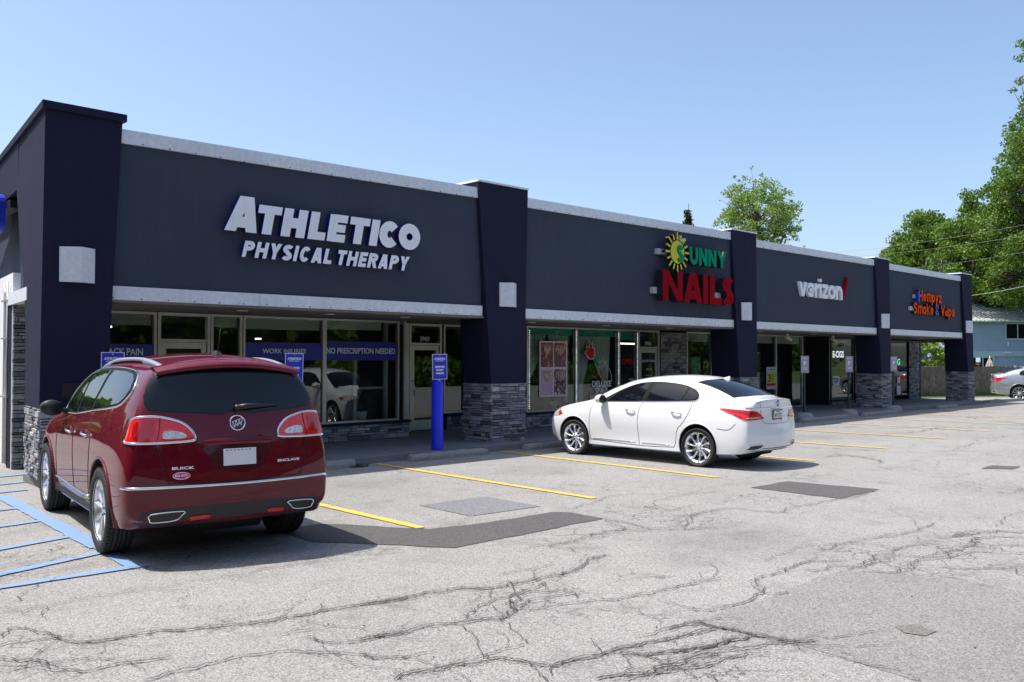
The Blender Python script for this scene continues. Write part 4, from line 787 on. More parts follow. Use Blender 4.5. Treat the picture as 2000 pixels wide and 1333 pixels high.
for ch, w in [('P', .195), ('H', .215), ('Y', .205), ('S', .195), ('I', .077), ('C', .205), ('A', .215), ('L', .165), (' ', .03), ('T', .185), ('H', .215), ('E', .17), ('R', .205), ('A', .215), ('P', .195), ('Y', .205)]:
    if ch != ' ': place(letter(ch, x, 3.585, w, .275, .255, Y+.01, .08, 'sign_white', 'return_blue', 'letter', sg, shear=.25))
    x += w+.037
sn = sign_thing('shop_sign', 'green and red channel letters with a yellow sun disc', (20.2, 14.0, 4.1)); off = Vector((-20.2, -14.0, -4.1)); Y = 13.70
m = MB(); cx, cz = 19.22, 4.655; n = 28
m.poly([(cx+.30*math.cos(k*2*math.pi/n), Y+.01, cz+.30*math.sin(k*2*math.pi/n)*1.0) for k in range(n)], (0, .12, 0), 'yellow_face', 'black')
o = m.build('sun_disc', sn); place(o)
for k in range(16):
    a = k*2*math.pi/16+.02; r = MB(); c, s_ = math.cos(a), math.sin(a); w = .028; r0, r1 = .33, .33+(.19 if k % 2 == 0 else .15)
    r.poly([(cx+r0*c-w*s_, Y+.01, cz+r0*s_+w*c), (cx+r1*c-w*s_, Y+.01, cz+r1*s_+w*c), (cx+r1*c+w*s_, Y+.01, cz+r1*s_-w*c), (cx+r0*c+w*s_, Y+.01, cz+r0*s_-w*c)], (0, .12, 0), 'yellow_face', 'black')
    place(r.build('sun_ray', sn))
place(letter('S', 19.20, 4.40, .27, .44, .22, Y-.02, .05, 'green_face', 'black', 'letter', sn))
x = 19.76
for ch, w in (('U', .38), ('N', .39), ('N', .39), ('Y', .44)): place(letter(ch, x, 4.385, w, .46, .25, Y, .14, 'green_face', 'black', 'letter', sn)); x += w+.045
x = 18.58
for ch, w in (('N', .86), ('A', .84), ('I', .27), ('L', .56), ('S', .56)): place(letter(ch, x, 3.37, w, .78, .29, Y, .20, 'red_face', 'black', 'letter', sn)); x += w+.05
m = MB(); m.box(18.42, 21.7, 13.89, 13.995, 3.56, 3.72, 'raceway'); m.box(18.62, 21.2, 13.89, 13.995, 4.58, 4.72, 'raceway'); place(m.build('raceway', sn))
sv = sign_thing('shop_sign', 'white lower case channel letters ending in a red check mark', (27.6, 14.0, 4.1)); off = Vector((-27.6, -14.0, -4.1)); Y = 13.90
x = 25.95
for ch, w in (('v', .50), ('e', .50), ('r', .29), ('i', .15), ('z', .40), ('o', .52), ('n', .47)): place(letter(ch, x, 3.86, w*.97, .62, .20, Y, .09, 'sign_white', 'sign_white', 'letter', sv)); x += w*.97+.03
m = MB(); m.poly([(x-.05, Y, 4.22), (x+.06, Y, 4.28), (x+.10, Y, 4.12), (x+.32, Y, 4.66), (x+.42, Y, 4.66), (x+.15, Y, 3.98), (x+.05, Y, 3.98)], (0, .09, 0), 'red_face'); place(m.build('check_mark', sv))
sh = sign_thing('shop_sign', 'two lines of small orange letters with a dark blue ampersand on the last fascia', (36.3, 14.0, 4.0)); off = Vector((-36.3, -14.0, -4.0)); Y = 13.86
x = 35.17
for ch, w in (('H', .34), ('e', .30), ('m', .46), ('p', .32), ('y', .32), ('z', .27)): place(letter(ch, x, 4.12, w*.95, .42, .20, Y, .12, 'orange_face', 'black', 'letter', sh)); x += w*.95+.06
x = 34.66
for ch, w in (('S', .33), ('m', .46), ('o', .33), ('k', .32), ('e', .32), (' ', .10), ('&', .40), (' ', .10), ('V', .38), ('a', .31), ('p', .33), ('e', .32)):
    if ch != ' ': place(letter(ch, x, 3.62, w*.95, .42, .20, Y, .12, 'sign_blue' if ch == '&' else 'orange_face', 'black', 'letter', sh))
    x += w*.95+.055
m = MB(); m.box(34.45, 35.1, 13.93, 13.995, 3.74, 3.90, 'raceway'); m.box(34.85, 35.2, 13.93, 13.995, 4.22, 4.36, 'raceway'); m.box(34.95, 35.1, 13.8, 13.9, 4.06, 4.48, 'sign_blue'); place(m.build('raceway', sh))
# blue letter sign on the side wall, cut by the left edge
ss = sign_thing('side_sign', 'royal blue sign letter on the sunlit side wall cut by the left edge', (SK(4.06, 17.7), 17.7, 4.4)); m = MB()
n = 24; m.poly([(-.16, .45+.62*(1 if math.cos(a) > 0 else -1)*abs(math.cos(a))**.5, .05+.36*(1 if math.sin(a) > 0 else -1)*abs(math.sin(a))**.5) for a in [k*2*math.pi/n for k in range(n)]], (.13, .01, 0), 'sign_blue')
m.build('letter', ss); m = MB(); m.box(-.03, .20, -.42, 3.0, .10, .24, 'black'); m.build('raceway', ss)
# ================================================================ BOLLARDS, SIGN POSTS, CAMERAS
def bollard(x, y, z, tilt, lab, rz=-.25):
    B = thing('parking_bollard', lab, 'bollard', (x, y, z), rz, 'blue reserved parking bollards'); m = MB()
    m.lathe([(.118, 0), (.112, 1.36), (.108, 1.42), (.085, 1.47), (.045, 1.50), (0, 1.508)], 'bollard', 32); m.build('post', B)
    s = MB(); Mt = T((0, -.10, 1.73)) @ Matrix.Rotation(tilt, 4, 'Y'); s.box(-.155, .155, -.004, .004, -.245, .245, 'sign_white', Mt); s.box(-.146, .146, -.006, -.003, -.236, .236, 'sign_blue', Mt)
    put_text(s, 'ATHLETICO', Mt @ T((0, -.0075, .135)), .038, 'sign_white', .05, .3, width=.24, center=True); put_text(s, 'PHYSICAL THERAPY', Mt @ T((0, -.0075, .105)), .018, 'sign_white', .03, .2, width=.18, center=True)
    for k, t_ in enumerate(('RESERVED', 'PATIENT', 'PARKING')): put_text(s, t_, Mt @ T((0, -.0075, -.02-k*.062)), .037, 'sign_white', .04, width=(.20, .155, .165)[k], center=True)
    s.lathe([(0, .003), (.008, .003), (.008, 0)], 'chrome', 10, Mt @ T((0, -.0075, .215)) @ Matrix.Rotation(rad(90), 4, 'X')); s.build('sign_plate', B)
    b = MB(); b.box(-.02, .02, -.09, .0, 1.44, 1.75, 'alu'); b.build('bracket', B); return B
bollard(11.06, 13.52, 0, -.02, 'tall blue bollard with blue reserved parking sign standing clear on the sidewalk by the entrance')
bollard(7.89, 13.52, 0, 0.02, 'blue bollard with reserved parking sign mostly hidden behind the right side of the red car')
bollard(4.88, 13.42, 0, 0, 'blue bollard with reserved sign peeking over the left roof rail of the red car')
def signpost(x, y, lab):
    B = thing('sign_post', lab, 'sign post', (x, y, 0), -.35, 'green parking sign posts with concrete bases'); m = MB()
    m.lathe([(.30, 0), (.29, .10), (.24, .20), (.17, .25), (0, .26)], 'kerb', 20); m.build('concrete_base', B)
    m = MB(); m.box(-.03, .03, -.012, .0, .2, 1.96, 'green_post'); m.box(-.03, -.018, 0, .03, .2, 1.96, 'green_post'); m.box(.018, .03, 0, .03, .2, 1.96, 'green_post'); m.build('post', B)
    s = MB(); s.box(-.155, .155, -.024, -.014, 1.46, 1.98, 'grey_sign'); put_text(s, 'P', T((0, -.026, 1.68)), .14, 'sign_white', .03, center=True); put_text(s, 'RESERVED', T((0, -.026, 1.89)), .03, 'sign_white', .03, width=.2, center=True); put_text(s, 'CUSTOMER', T((0, -.026, 1.60)), .028, 'sign_white', .03, width=.2, center=True); put_text(s, 'PARKING', T((0, -.026, 1.55)), .024, 'sign_white', .03, width=.16, center=True); s.build('sign_plate', B)
signpost(25.35, 13.42, 'green sign post with grey parking sign nearest the white car trunk'); signpost(28.30, 13.42, 'middle green sign post with grey parking sign before the dark doorway'); signpost(31.75, 13.42, 'green sign post with grey parking sign in front of the fourth column')
def seccam(x, y, z, lab):
    B = thing('security_camera', lab, 'camera', (x, y, z), 0, 'security cameras under the soffit'); m = MB(); m.lathe([(0, 0), (.05, 0), (.05, -.05), (.02, -.07), (0, -.07)], 'white', 16); m.build('mount', B)
    m = MB(); m.tube([(0, 0, -.05), (.03, -.05, -.13)], .02, 'white'); m.tube([(-.06, .06, -.10), (.08, -.14, -.22)], .05, 'white', 12); m.tube([(.08, -.14, -.22), (.085, -.15, -.226)], .04, 'black', 12); m.build('housing', B)
seccam(27.9, 15.4, 2.735, 'white security camera under the soffit over the phone shop window'); seccam(31.2, 15.4, 2.735, 'security camera under the soffit by the dark doorway')
# ================================================================ CARS
def eval_mesh(o):
    dg = bpy.context.evaluated_depsgraph_get(); dg.update(); return bpy.data.meshes.new_from_object(o.evaluated_get(dg))
FR = [0, .36, .70, .92]
def body_cage(ST, rb, fb, mat, rear_z=None, creases=()):
    """ST: stations front->rear; each (x, [(y,z)]*5 rocker..belt, [(dx,y,z)]*4 greenhouse side..centre). rb/fb: bulge of the end faces per row."""
    V = []; idx = {}
    def vid(key, p):
        if key in idx: return idx[key]
        idx[key] = len(V); V.append(p); return idx[key]
    n = len(ST)-1; F = []
    def side(i, k, s):
        x, sd, tp = ST[i]; y, z = sd[k][:2]; dx = sd[k][2] if len(sd[k]) > 2 else 0; return vid(('s', i, k, s), (x+dx, s*y, z))
    def top(i, j, s):
        if j == 4: return side(i, 4, s)
        x, sd, tp = ST[i]; dx, y, z = tp[3-j]
        return vid(('t', i, j, s if j else 0), (x+dx, s*y, z))
    def end(e, j, k, s):
        i = 0 if e == 'f' else n
        if k == 4: return top(i, j, s)
        if j == 4: return side(i, k, s)
        x, sd, tp = ST[i]; y, z = sd[k][:2]; dx = sd[k][2] if len(sd[k]) > 2 else 0; b = (fb if e == 'f' else rb)[k]; fr = FR[j]
        return vid((e, j, k, s if j else 0), (x+dx+(b if e == 'f' else -b)*(1-fr*fr), s*y*fr, z))
    for s in (1, -1):
        for i in range(n):
            for k in range(4): F.append((side(i, k, s), side(i+1, k, s), side(i+1, k+1, s), side(i, k+1, s)))
            for j in range(4): F.append((top(i, j+1, s), top(i+1, j+1, s), top(i+1, j, s), top(i, j, s)))
        for e in 'fr':
            for k in range(4):
                for j in range(4): F.append((end(e, j, k, s), end(e, j+1, k, s), end(e, j+1, k+1, s), end(e, j, k+1, s)))
        # floor strip: side bottoms towards the centre
    def fl(i, s): return side(i, 0, s)
    for i in range(n): F.append((fl(i, 1), fl(i+1, 1), fl(i+1, -1), fl(i, -1)))
    for e, i in (('f', 0), ('r', n)):
        row = [end(e, j, 0, 1) for j in (4, 3, 2, 1)]+[end(e, 0, 0, 1)]+[end(e, j, 0, -1) for j in (1, 2, 3, 4)]
        F.append(tuple(row))
    me = bpy.data.meshes.new('body'); me.from_pydata(V, [], F); me.materials.append(M[mat]); me.materials.append(M['under'])
    bm = bmesh.new(); bm.from_mesh(me); bmesh.ops.recalc_face_normals(bm, faces=bm.faces)
    cl = bm.edges.layers.float.get('crease_edge') or bm.edges.layers.float.new('crease_edge')
    ks = {v: k for k, v in idx.items()}
    for e in bm.edges:
        a, b = ks[e.verts[0].index], ks[e.verts[1].index]
        for test, val in creases:
            if test(a, b): e[cl] = max(e[cl], val)
    bm.to_mesh(me); bm.free(); return me
def finish_body(me, wheels, R, ydep, name, parent, lv=3):
    o = bpy.data.objects.new(name, me); COL.objects.link(o)
    md = o.modifiers.new('s', 'SUBSURF'); md.levels = lv; md.render_levels = lv
    m2 = eval_mesh(o); o.modifiers.clear(); o.data = m2
    bvh = BVHTree.FromPolygons([v.co.copy() for v in m2.vertices], [tuple(p.vertices) for p in m2.polygons])
    cutters = []
    for wx, wz, rr in wheels:
        for s in (1, -1):
            c = MB(); prof = [(0, -.5), (rr, -.5), (rr, .5), (0, .5)]
            n = 64; vs = []; fs = []
            for k in range(n):
                a = 2*math.pi*k/n
                for y in (ydep, 1.3): vs.append((wx+rr*math.cos(a), s*y, wz+rr*math.sin(a)))
            fs = [(2*k, 2*k+1, (2*k+3) % (2*n), (2*k+2) % (2*n)) for k in range(n)]+[tuple(2*k for k in range(n)), tuple(2*k+1 for k in range(n-1, -1, -1))]
            c.add(vs, fs, 'under'); co = c.build('cut'); cutters.append(co)
            b = o.modifiers.new('b', 'BOOLEAN'); b.operation = 'DIFFERENCE'; b.object = co; b.solver = 'EXACT'
            try: b.material_mode = 'TRANSFER'
            except Exception: pass
    m3 = eval_mesh(o); o.modifiers.clear(); o.data = m3
    for c in cutters: bpy.data.objects.remove(c)
    m3.polygons.foreach_set('use_smooth', [True]*len(m3.polygons))
    try: m3.set_sharp_from_angle(angle=rad(38))
    except Exception: pass
    o.parent = parent; return o, bvh
class Caster:
    def __init__(s, bvh): s.b = bvh
    def hit(s, p, d):
        p = Vector(p); d = Vector(d).normalized(); h = s.b.ray_cast(p-d*3, d)
        if h[0] is None: h = s.b.find_nearest(p)
        n = h[1]; n = -n if n.dot(d) > 0 else n
        return h[0], n
    def patch(s, mb, pts, d, off, mat, closed_curve=0, cell=.03, skirt=.012):
        """thin panel lying on the surface: outline given by 3D points near the surface, cast along d"""
        d = Vector(d).normalized(); P = [Vector(p) for p in pts]
        if closed_curve: P = crom(P, closed_curve, True)
        up = Vector((0, 0, 1)) if abs(d.z) < .9 else Vector((1, 0, 0)); a = d.cross(up).normalized(); b = a.cross(d).normalized()
        o2 = []
        for i in range(len(P)):
            p, q = P[i], P[(i+1) % len(P)]; m = max(1, int((q-p).length/cell))
            for k in range(m): r = p+(q-p)*(k/m); o2.append(Vector((r.dot(a), r.dot(b))))
        n = len(o2); xs = [p.x for p in o2]; ys = [p.y for p in o2]
        def inside(x, y):
            c = False; j = n-1
            for i in range(n):
                if (o2[i].y > y) != (o2[j].y > y) and x < (o2[j].x-o2[i].x)*(y-o2[i].y)/(o2[j].y-o2[i].y)+o2[i].x: c = not c
                j = i
            return c
        ins = []; x = min(xs)+cell*.5
        while x < max(xs):
            y = min(ys)+cell*.5
            while y < max(ys):
                if inside(x, y) and min((Vector((x, y))-q).length for q in o2) > cell*.45: ins.append(Vector((x, y)))
                y += cell
            x += cell
        r = delaunay_2d_cdt(o2+ins, [(i, (i+1) % n) for i in range(n)], [list(range(n))], 1, 1e-5)
        c0 = sum((p for p in P), Vector())/len(P); base = d*c0.dot(d)
        vs = []; low = []
        for q in r[0]:
            h, nn = s.hit(a*q.x+b*q.y+base, d); vs.append(h+nn*off); low.append(h-nn*skirt)
        mb.add(vs, [tuple(f) for f in r[2]], mat, True)
        # skirt
        from collections import Counter
        ec = Counter(); 
        for f in r[2]:
            for i in range(len(f)): ec[tuple(sorted((f[i], f[(i+1) % len(f)])))] += 1
        be = [e for e, c in ec.items() if c == 1]; ids = sorted({i for e in be for i in e}); mp = {v: k for k, v in enumerate(ids)}; m = len(ids)
        mb.add([vs[i] for i in ids]+[low[i] for i in ids], [(mp[e[0]], mp[e[1]], mp[e[1]]+m, mp[e[0]]+m) for e in be], mat)
    def trim(s, mb, pts, d, r, mat, closed=False, n=6, off=0., cr=6):
        ds = d if isinstance(d, list) else None
        P = crom(pts, cr, closed) if cr else [Vector(p) for p in pts]; out = []
        for i, p in enumerate(P):
            dd = d if not ds else ds[0].lerp(ds[1], i/(len(P)-1)); h, nn = s.hit(p, dd); out.append(h+nn*off)
        mb.tube(out, r, mat, n, closed)
def mirror(pts): return [(p[0], -p[1], p[2]) for p in pts]
def wheel(parent, x, y, z, R, w, rimR, nsp, kind, s):
    """wheel facing s*y"""
    W_ = thing('wheel', None, None, (x, y, z)); W_.parent = parent
    Mx = Matrix.Rotation(rad(-90*s), 4, 'X')      # local +z -> outward (s*y)
    t = MB(); h = w/2; a = rimR+.012
    prof = [(a-.012, h*.55), (a, h*.93), (a+.03, h*1.0), (R-.045, h*1.02), (R-.018, h*.94), (R-.004, h*.80), (R, h*.62)]
    g = [(R, h*.50), (R-.010, h*.48), (R-.010, h*.44), (R, h*.42), (R, h*.16), (R-.010, h*.14), (R-.010, h*.10), (R, h*.08)]
    prof = prof+g+[(r, -z_) for r, z_ in (prof+g)[::-1]]
    t.lathe(prof, 'tyre', 72, Mx)
    for k in range(60):
        q = 2*math.pi*k/60
        t.box(-.006, .006, R-.03, R+.0015, h*.60, h*.9, 'under', Mx @ Matrix.Rotation(q, 4, 'Z'))
    t.build('tyre', W_)
    r = MB(); r.lathe([(rimR+.008, h*.92), (rimR+.012, h*.80), (rimR-.012, h*.74), (rimR-.03, h*.3), (rimR-.04, -h*.6)], 'alloy', 64, Mx)
    r.lathe([(0, -h*.1), (rimR-.035, -h*.1)], 'under', 40, Mx); r.lathe([(0, .0), (rimR*.62, .0), (rimR*.62, -.02)], 'alu', 40, Mx)
    zo = h*.62
    for k in range(nsp):
        q = 2*math.pi*(k+.3)/nsp; Mr = Mx @ Matrix.Rotation(q, 4, 'Z')
        if kind == 'twist': secs = [(.045, .030, zo-.012, 0), (.11, .024, zo-.005, .006), (.17, .030, zo, .012), (rimR-.02, .046, zo+.018, .034)]
        else: secs = [(.05, .050, zo-.01, 0), (.12, .040, zo, 0), (.19, .042, zo+.005, 0), (rimR-.01, .050, zo+.018, 0)]
        vs = []; fs = []
        for (rr, ww, zz, sh) in secs:
            vs += [Mr @ Vector(p) for p in ((sh-ww*.55, rr, zz-.012), (sh, rr, zz+.010), (sh+ww*.55, rr, zz-.012), (sh+ww*.45, rr, zz-.05), (sh-ww*.45, rr, zz-.05))]
        for i in range(len(secs)-1):
            for j in range(5): fs.append((i*5+j, i*5+(j+1) % 5, (i+1)*5+(j+1) % 5, (i+1)*5+j))
        r.add(vs, fs, 'alloy')
        if kind == 'seven':
            for o_ in (-.024, .024): pass
    r.lathe([(0, zo+.012), (.028, zo+.010), (.036, zo), (.075, zo-.006), (.080, zo-.03)], 'alloy', 32, Mx)
    for k in range(5):
        q = 2*math.pi*k/5; r.lathe([(0, zo+.004), (.010, zo+.004), (.012, zo-.01)], 'black', 10, Mx @ Matrix.Translation((.056*math.cos(q), .056*math.sin(q), 0)))
    r.build('rim', W_); return W_
def emblem(mb, M4, R):
    mb.lathe([(R*.80, 0), (R*.84, .010), (R*.92, .014), (R, .008), (R, 0)], 'chrome', 36, M4)
    for k in (-1, 0, 1):
        cx = k*R*.40; cy = k*R*.14; p = [(cx-R*.17, cy+R*.30), (cx+R*.20, cy+R*.42), (cx+R*.15, cy-.05*R), (cx-.02*R, cy-R*.46), (cx-R*.20, cy-.12*R)]
        q = [Vector((x, y, .005+.001*k)) for x, y in p]
        mb.tube([M4 @ a for a in q], R*.055, 'chrome', 6, True)
        mb.tube([M4 @ Vector((cx-R*.15, cy+R*.22, .006)), M4 @ Vector((cx+R*.04, cy-R*.36, .006))], R*.045, 'chrome', 6)
# matrix placing a local (x right, y up, z out) panel on the rear of a car (rear faces -x; right as seen from behind is -y)
def rearM(x, y, z, pitch=0): return Matrix.Translation((x, y, z)) @ Matrix(((0, 0, -1, 0), (-1, 0, 0, 0), (0, 1, 0, 0), (0, 0, 0, 1))) @ Matrix.Rotation(pitch, 4, 'X')
# rearT: text space (x right, z up, facing -y) -> rear of the car
def rearT(x, y, z, pitch=0): return Matrix.Translation((x, y, z)) @ Matrix(((0, 1, 0, 0), (-1, 0, 0, 0), (0, 0, 1, 0), (0, 0, 0, 1))) @ Matrix.Rotation(pitch, 4, 'X')
# ---------------------------------------------------------------- red crossover
def red_suv():
    C_ = thing('parked_suv', 'deep red crossover with chrome roof rails parked with its back to the camera', 'car', (4.185, 8.978, 0), math.atan2(.991, .134))
    lo = [(.935, .28), (.970, .50), (.985, .82), (.970, 1.10)]
    ST = [
     (3.62, [(.80, .30), (.88, .50), (.90, .75), (.88, .95), (.80, 1.06)], [(.05, .68, 1.12), (.12, .5, 1.15), (.18, .28, 1.16), (.2, 0, 1.17)]),
     (3.42, [(.90, .30), (.955, .50), (.97, .78), (.945, 1.00), (.86, 1.12)], [(.02, .73, 1.17), (.05, .5, 1.19), (.05, .28, 1.20), (.05, 0, 1.205)]),
     (3.02, [(.93, .28), (.985, .50), (1.0, .84), (.975, 1.08), (.89, 1.195)], [(0, .75, 1.23), (0, .5, 1.25), (0, .28, 1.26), (0, 0, 1.265)]),
     (2.62, [(.935, .28), (.972, .50), (.985, .82), (.965, 1.11), (.90, 1.225)], [(.04, .81, 1.265), (.16, .60, 1.30), (.26, .3, 1.32), (.30, 0, 1.325)]),
     (2.34, lo+[(.905, 1.245)], [(.0, .865, 1.355), (.02, .80, 1.47), (.28, .42, 1.49), (.36, 0, 1.50)]),
     (1.90, lo+[(.912, 1.27)], [(0, .83, 1.54), (0, .735, 1.735), (.14, .39, 1.79), (.20, 0, 1.81)]),
     (1.35, lo+[(.92, 1.305)], [(0, .82, 1.585), (0, .695, 1.845), (0, .36, 1.905), (0, 0, 1.925)]),
     (.65, lo+[(.925, 1.355)], [(0, .82, 1.61), (0, .675, 1.875), (0, .36, 1.945), (0, 0, 1.965)]),
     (0., [(.94, .28), (.985, .50), (1.0, .84), (.985, 1.12), (.92, 1.42)], [(0, .81, 1.65), (0, .665, 1.87), (0, .35, 1.945), (0, 0, 1.965)]),
     (-.42, [(.94, .30), (.985, .50), (1.0, .82), (.985, 1.14), (.905, 1.455)], [(0, .80, 1.66), (0, .66, 1.855), (0, .34, 1.93), (0, 0, 1.95)]),
     (-.72, [(.95, .32), (1.0, .50), (1.005, .80), (.98, 1.14), (.88, 1.46)], [(.0, .79, 1.66), (.0, .665, 1.835), (-.02, .34, 1.905), (-.02, 0, 1.925)]),
     (-.96, [(.93, .36), (.98, .52), (.99, .78), (.95, 1.12), (.84, 1.46, .07)], [(.09, .77, 1.65), (.11, .665, 1.80), (.08, .34, 1.875), (.07, 0, 1.885)]),
    ]
    isb = lambda a: a[0] == 's'
    cr = [(lambda a, b: a[0] in 'sfr' and b[0] in 'sfr' and (a[2] if a[0] != 's' else a[2]) == 0 and b[2] == 0 and a[0] == 's' and b[0] == 's' and a[3] == b[3], .6)]
    me = body_cage(ST, [.17, .21, .20, .17], [.22, .30, .32, .30], 'red_paint', creases=cr)
    body, bvh = finish_body(me, [(0, .44, .475), (3.02, .44, .475)], .475, .62, 'body', C_)
    K = Caster(bvh)
    dl = {1: (0, -1, 0), -1: (0, 1, 0)}
    for s in (1, -1):
        S_ = (lambda P: P) if s == 1 else mirror
        d = dl[s]; y = .85
        dlo = [(x_, y, z_) for x_, z_ in [(2.22, 1.262), (1.52, 1.284), (1.05, 1.324), (0.61, 1.363), (0.03, 1.407), (-0.35, 1.449), (-0.50, 1.52), (-0.57, 1.606), (-0.49, 1.70), (-0.31, 1.765), (0.10, 1.795), (0.71, 1.802), (1.30, 1.78), (1.70, 1.72), (1.93, 1.64), (2.15, 1.50), (2.25, 1.36)]]
        mb = MB(); K.patch(mb, S_(dlo), d, .0055, 'pillar_black', 3, .035); mb.build('window_surround', C_)
        for nm, pane in (('front_window', [(2.12, y, 1.29), (1.52, y, 1.303), (1.49, y, 1.517), (1.46, y, 1.725), (1.64, y, 1.70), (1.84, y, 1.622), (2.06, y, 1.48), (2.16, y, 1.37)]),
                     ('rear_door_window', [(1.42, y, 1.31), (0.80, y, 1.362), (0.73, y, 1.556), (0.74, y, 1.765), (1.24, y, 1.752), (1.37, y, 1.74), (1.40, y, 1.536)]),
                     ('quarter_window', [(0.68, y, 1.373), (0.05, y, 1.425), (-0.33, y, 1.472), (-0.44, y, 1.525), (-0.49, y, 1.61), (-0.41, y, 1.695), (-0.26, y, 1.742), (0.07, y, 1.765), (0.62, y, 1.77), (0.62, y, 1.576)])):
            mb = MB(); K.patch(mb, S_(pane), d, .0105, 'car_glass', 0, .035); mb.build(nm, C_)
        mb = MB(); K.trim(mb, S_(dlo+[dlo[0]]), d, .0105, 'chrome', off=.002); mb.build('window_trim', C_)
        mb = MB()   # panel gaps
        for line_ in ([(1.50, y, 1.29), (1.46, .97, 1.1), (1.40, .97, .8), (1.36, .97, .45)], [(.72, y, 1.355), (.62, .97, 1.2), (.55, .97, 1.02), (.56, .97, .78), (.60, .97, .5)], [(2.30, y, 1.27), (2.38, .97, 1.0), (2.38, .97, .6), (2.36, .97, .42)], [(2.36, .97, .42), (1.2, .97, .40), (.6, .97, .43)]):
            K.trim(mb, S_(line_), d, .0045, 'under')
        mb.build('panel_gap', C_)
        for hx in (1.62, .78):
            h = MB(); hp, nn = K.hit(S_([(hx, .97, 1.085+.02*(1 if hx < 1 else 0))])[0], d); q = Vector((.11, 0, .012)); h.tube([hp-q+nn*.0, hp-q*.8+nn*.035, hp+nn*.045, hp+q*.8+nn*.035, hp+q+nn*.0], .013, 'chrome', 8); h.lathe([(0, .01), (.05, .004), (.055, 0)], 'red_paint', 16, Matrix.Translation(hp) @ nn.to_track_quat('Z', 'Y').to_matrix().to_4x4()); h.build('door_handle', C_)
        mb = MB(); K.trim(mb, S_([(2.5, .97, .50), (1.5, .97, .475), (.6, .97, .475)]), d, .014, 'chrome', off=.003); mb.build('sill_trim', C_)
        mb = MB(); K.patch(mb, S_([(2.58, .95, .30), (.5, .95, .30), (.47, .95, .40), (2.6, .95, .40)]), d, .004, 'plastic', 0, .06); mb.build('sill', C_)
        for wx in (0, 3.02):
            mb = MB(); K.trim(mb, S_([(wx+.490*math.cos(rad(a)), 1., .44+.490*math.sin(rad(a))) for a in range(-18, 199, 12)]), d, .014, 'red_paint', off=.0, n=8); mb.build('arch_lip', C_)
        # door mirror
        mb = MB(); m0 = Vector(S_([(2.10, 1.085, 1.335)])[0]); R8 = 10; vs = []; fs = []
        for i in range(9):
            t = i/8; xx = m0.x+.11-.20*t; rr = (.02, .065, .085, .094, .098, .10, .10, .098, .092)[i]
            for k in range(16):
                a = 2*math.pi*k/16; vs.append((xx, m0.y+s*1.25*rr*math.cos(a)*(1.0), m0.z+rr*.92*math.sin(a)-.012))
        for i in range(8):
            for k in range(16): fs.append((i*16+k, i*16+(k+1) % 16, (i+1)*16+(k+1) % 16, (i+1)*16+k))
        fs += [tuple(range(16)), tuple(8*16+k for k in range(15, -1, -1))]
        mb.add(vs, fs, 'black', True); mb.tube([(2.13, s*.88, 1.27), (2.12, s*1.0, 1.30)], .032, 'black', 10); mb.build('side_mirror', C_)
        # tail lamp wrapping the corner
        dd = Vector((.74, -s*.67, 0))
        outl = [(-.80, .925, 1.155), (-.83, .92, 1.27), (-.86, .88, 1.350), (-.96, .80, 1.372), (-1.0, .68, 1.362), (-1.03, .52, 1.315), (-1.05, .42, 1.235), (-1.055, .385, 1.165), (-1.05, .42, 1.145), (-1.03, .6, 1.136), (-.97, .78, 1.133), (-.86, .90, 1.138)]
        L = MB(); K.patch(L, S_(outl), dd, .012, 'lens_red', 3, .028, .01); lamp = L.build('tail_lamp', C_)
        L = MB(); K.trim(L, S_(outl), dd, .0135, 'chrome', True, off=.006, cr=5); L.build('lamp_trim', lamp)
        L = MB(); K.patch(L, S_([(-1.0, .655, 1.175), (-1.0, .655, 1.235), (-1.03, .60, 1.240), (-1.04, .52, 1.225), (-1.05, .475, 1.20), (-1.05, .48, 1.172), (-1.03, .6, 1.168)]), dd, .017, 'lens_clear', 2, .025); L.build('reverse_lens', lamp)
        L = MB(); K.patch(L, S_([(-.90, .865, 1.18), (-.90, .865, 1.32), (-.97, .77, 1.335), (-.98, .745, 1.30), (-.98, .745, 1.175)]), dd, .016, 'lens_dark', 2, .025); L.build('brake_lens', lamp)
        L = MB(); K.trim(L, S_([(-.99, .705, 1.362), (-.995, .700, 1.25), (-.99, .705, 1.136)]), dd, .004, 'under', off=.013); L.build('lamp_gap', lamp)
        # exhaust tip
        L = MB(); ex = [(-1.1, .765, .50), (-1.1, .50, .515), (-1.1, .52, .475), (-1.1, .57, .435), (-1.1, .745, .425), (-1.1, .775, .45)]
        K.patch(L, S_(ex), (1, 0, 0), .006, 'black', 0, .05); K.trim(L, S_(ex), (1, 0, 0), .007, 'chrome', True, off=.008, cr=3); L.build('exhaust_tip', C_)
        L = MB(); K.patch(L, S_([(-1.1, .45, .460), (-1.1, .31, .470), (-1.1, .26, .460), (-1.1, .29, .437), (-1.1, .44, .428)]), (1, 0, 0), .012, 'reflector', 0, .04); L.build('rear_reflector', C_)
        # roof rail: raised blade hugging the roof edge, broad foot at the rear
        L = MB(); xs_ = np.linspace(1.5, -.70, 34); rows = []
        for i, xx in enumerate(xs_):
            u = i/33; yy = (.645-.045*u)*s; h, nn = K.hit((xx, yy, 2.0), (0, 0, -1)); hh = .075*math.sin(math.pi*min(1, u/.9))**.6 if u < .9 else .0; hh = .056*(1-abs(2*u-1.02)**3.5); hh = max(.0, hh); lo_ = -.012 if (u < .16 or u > .74) else hh-.034
            wd = .020+.012*max(0, (u-.7)/.3); c = h+Vector((0, 0, 0))
            rows.append([c+Vector((0, s*wd, lo_)), c+Vector((0, s*wd*.8, hh*.8)), c+Vector((0, 0, hh)), c+Vector((0, -s*wd*.8, hh*.8)), c+Vector((0, -s*wd, lo_))])
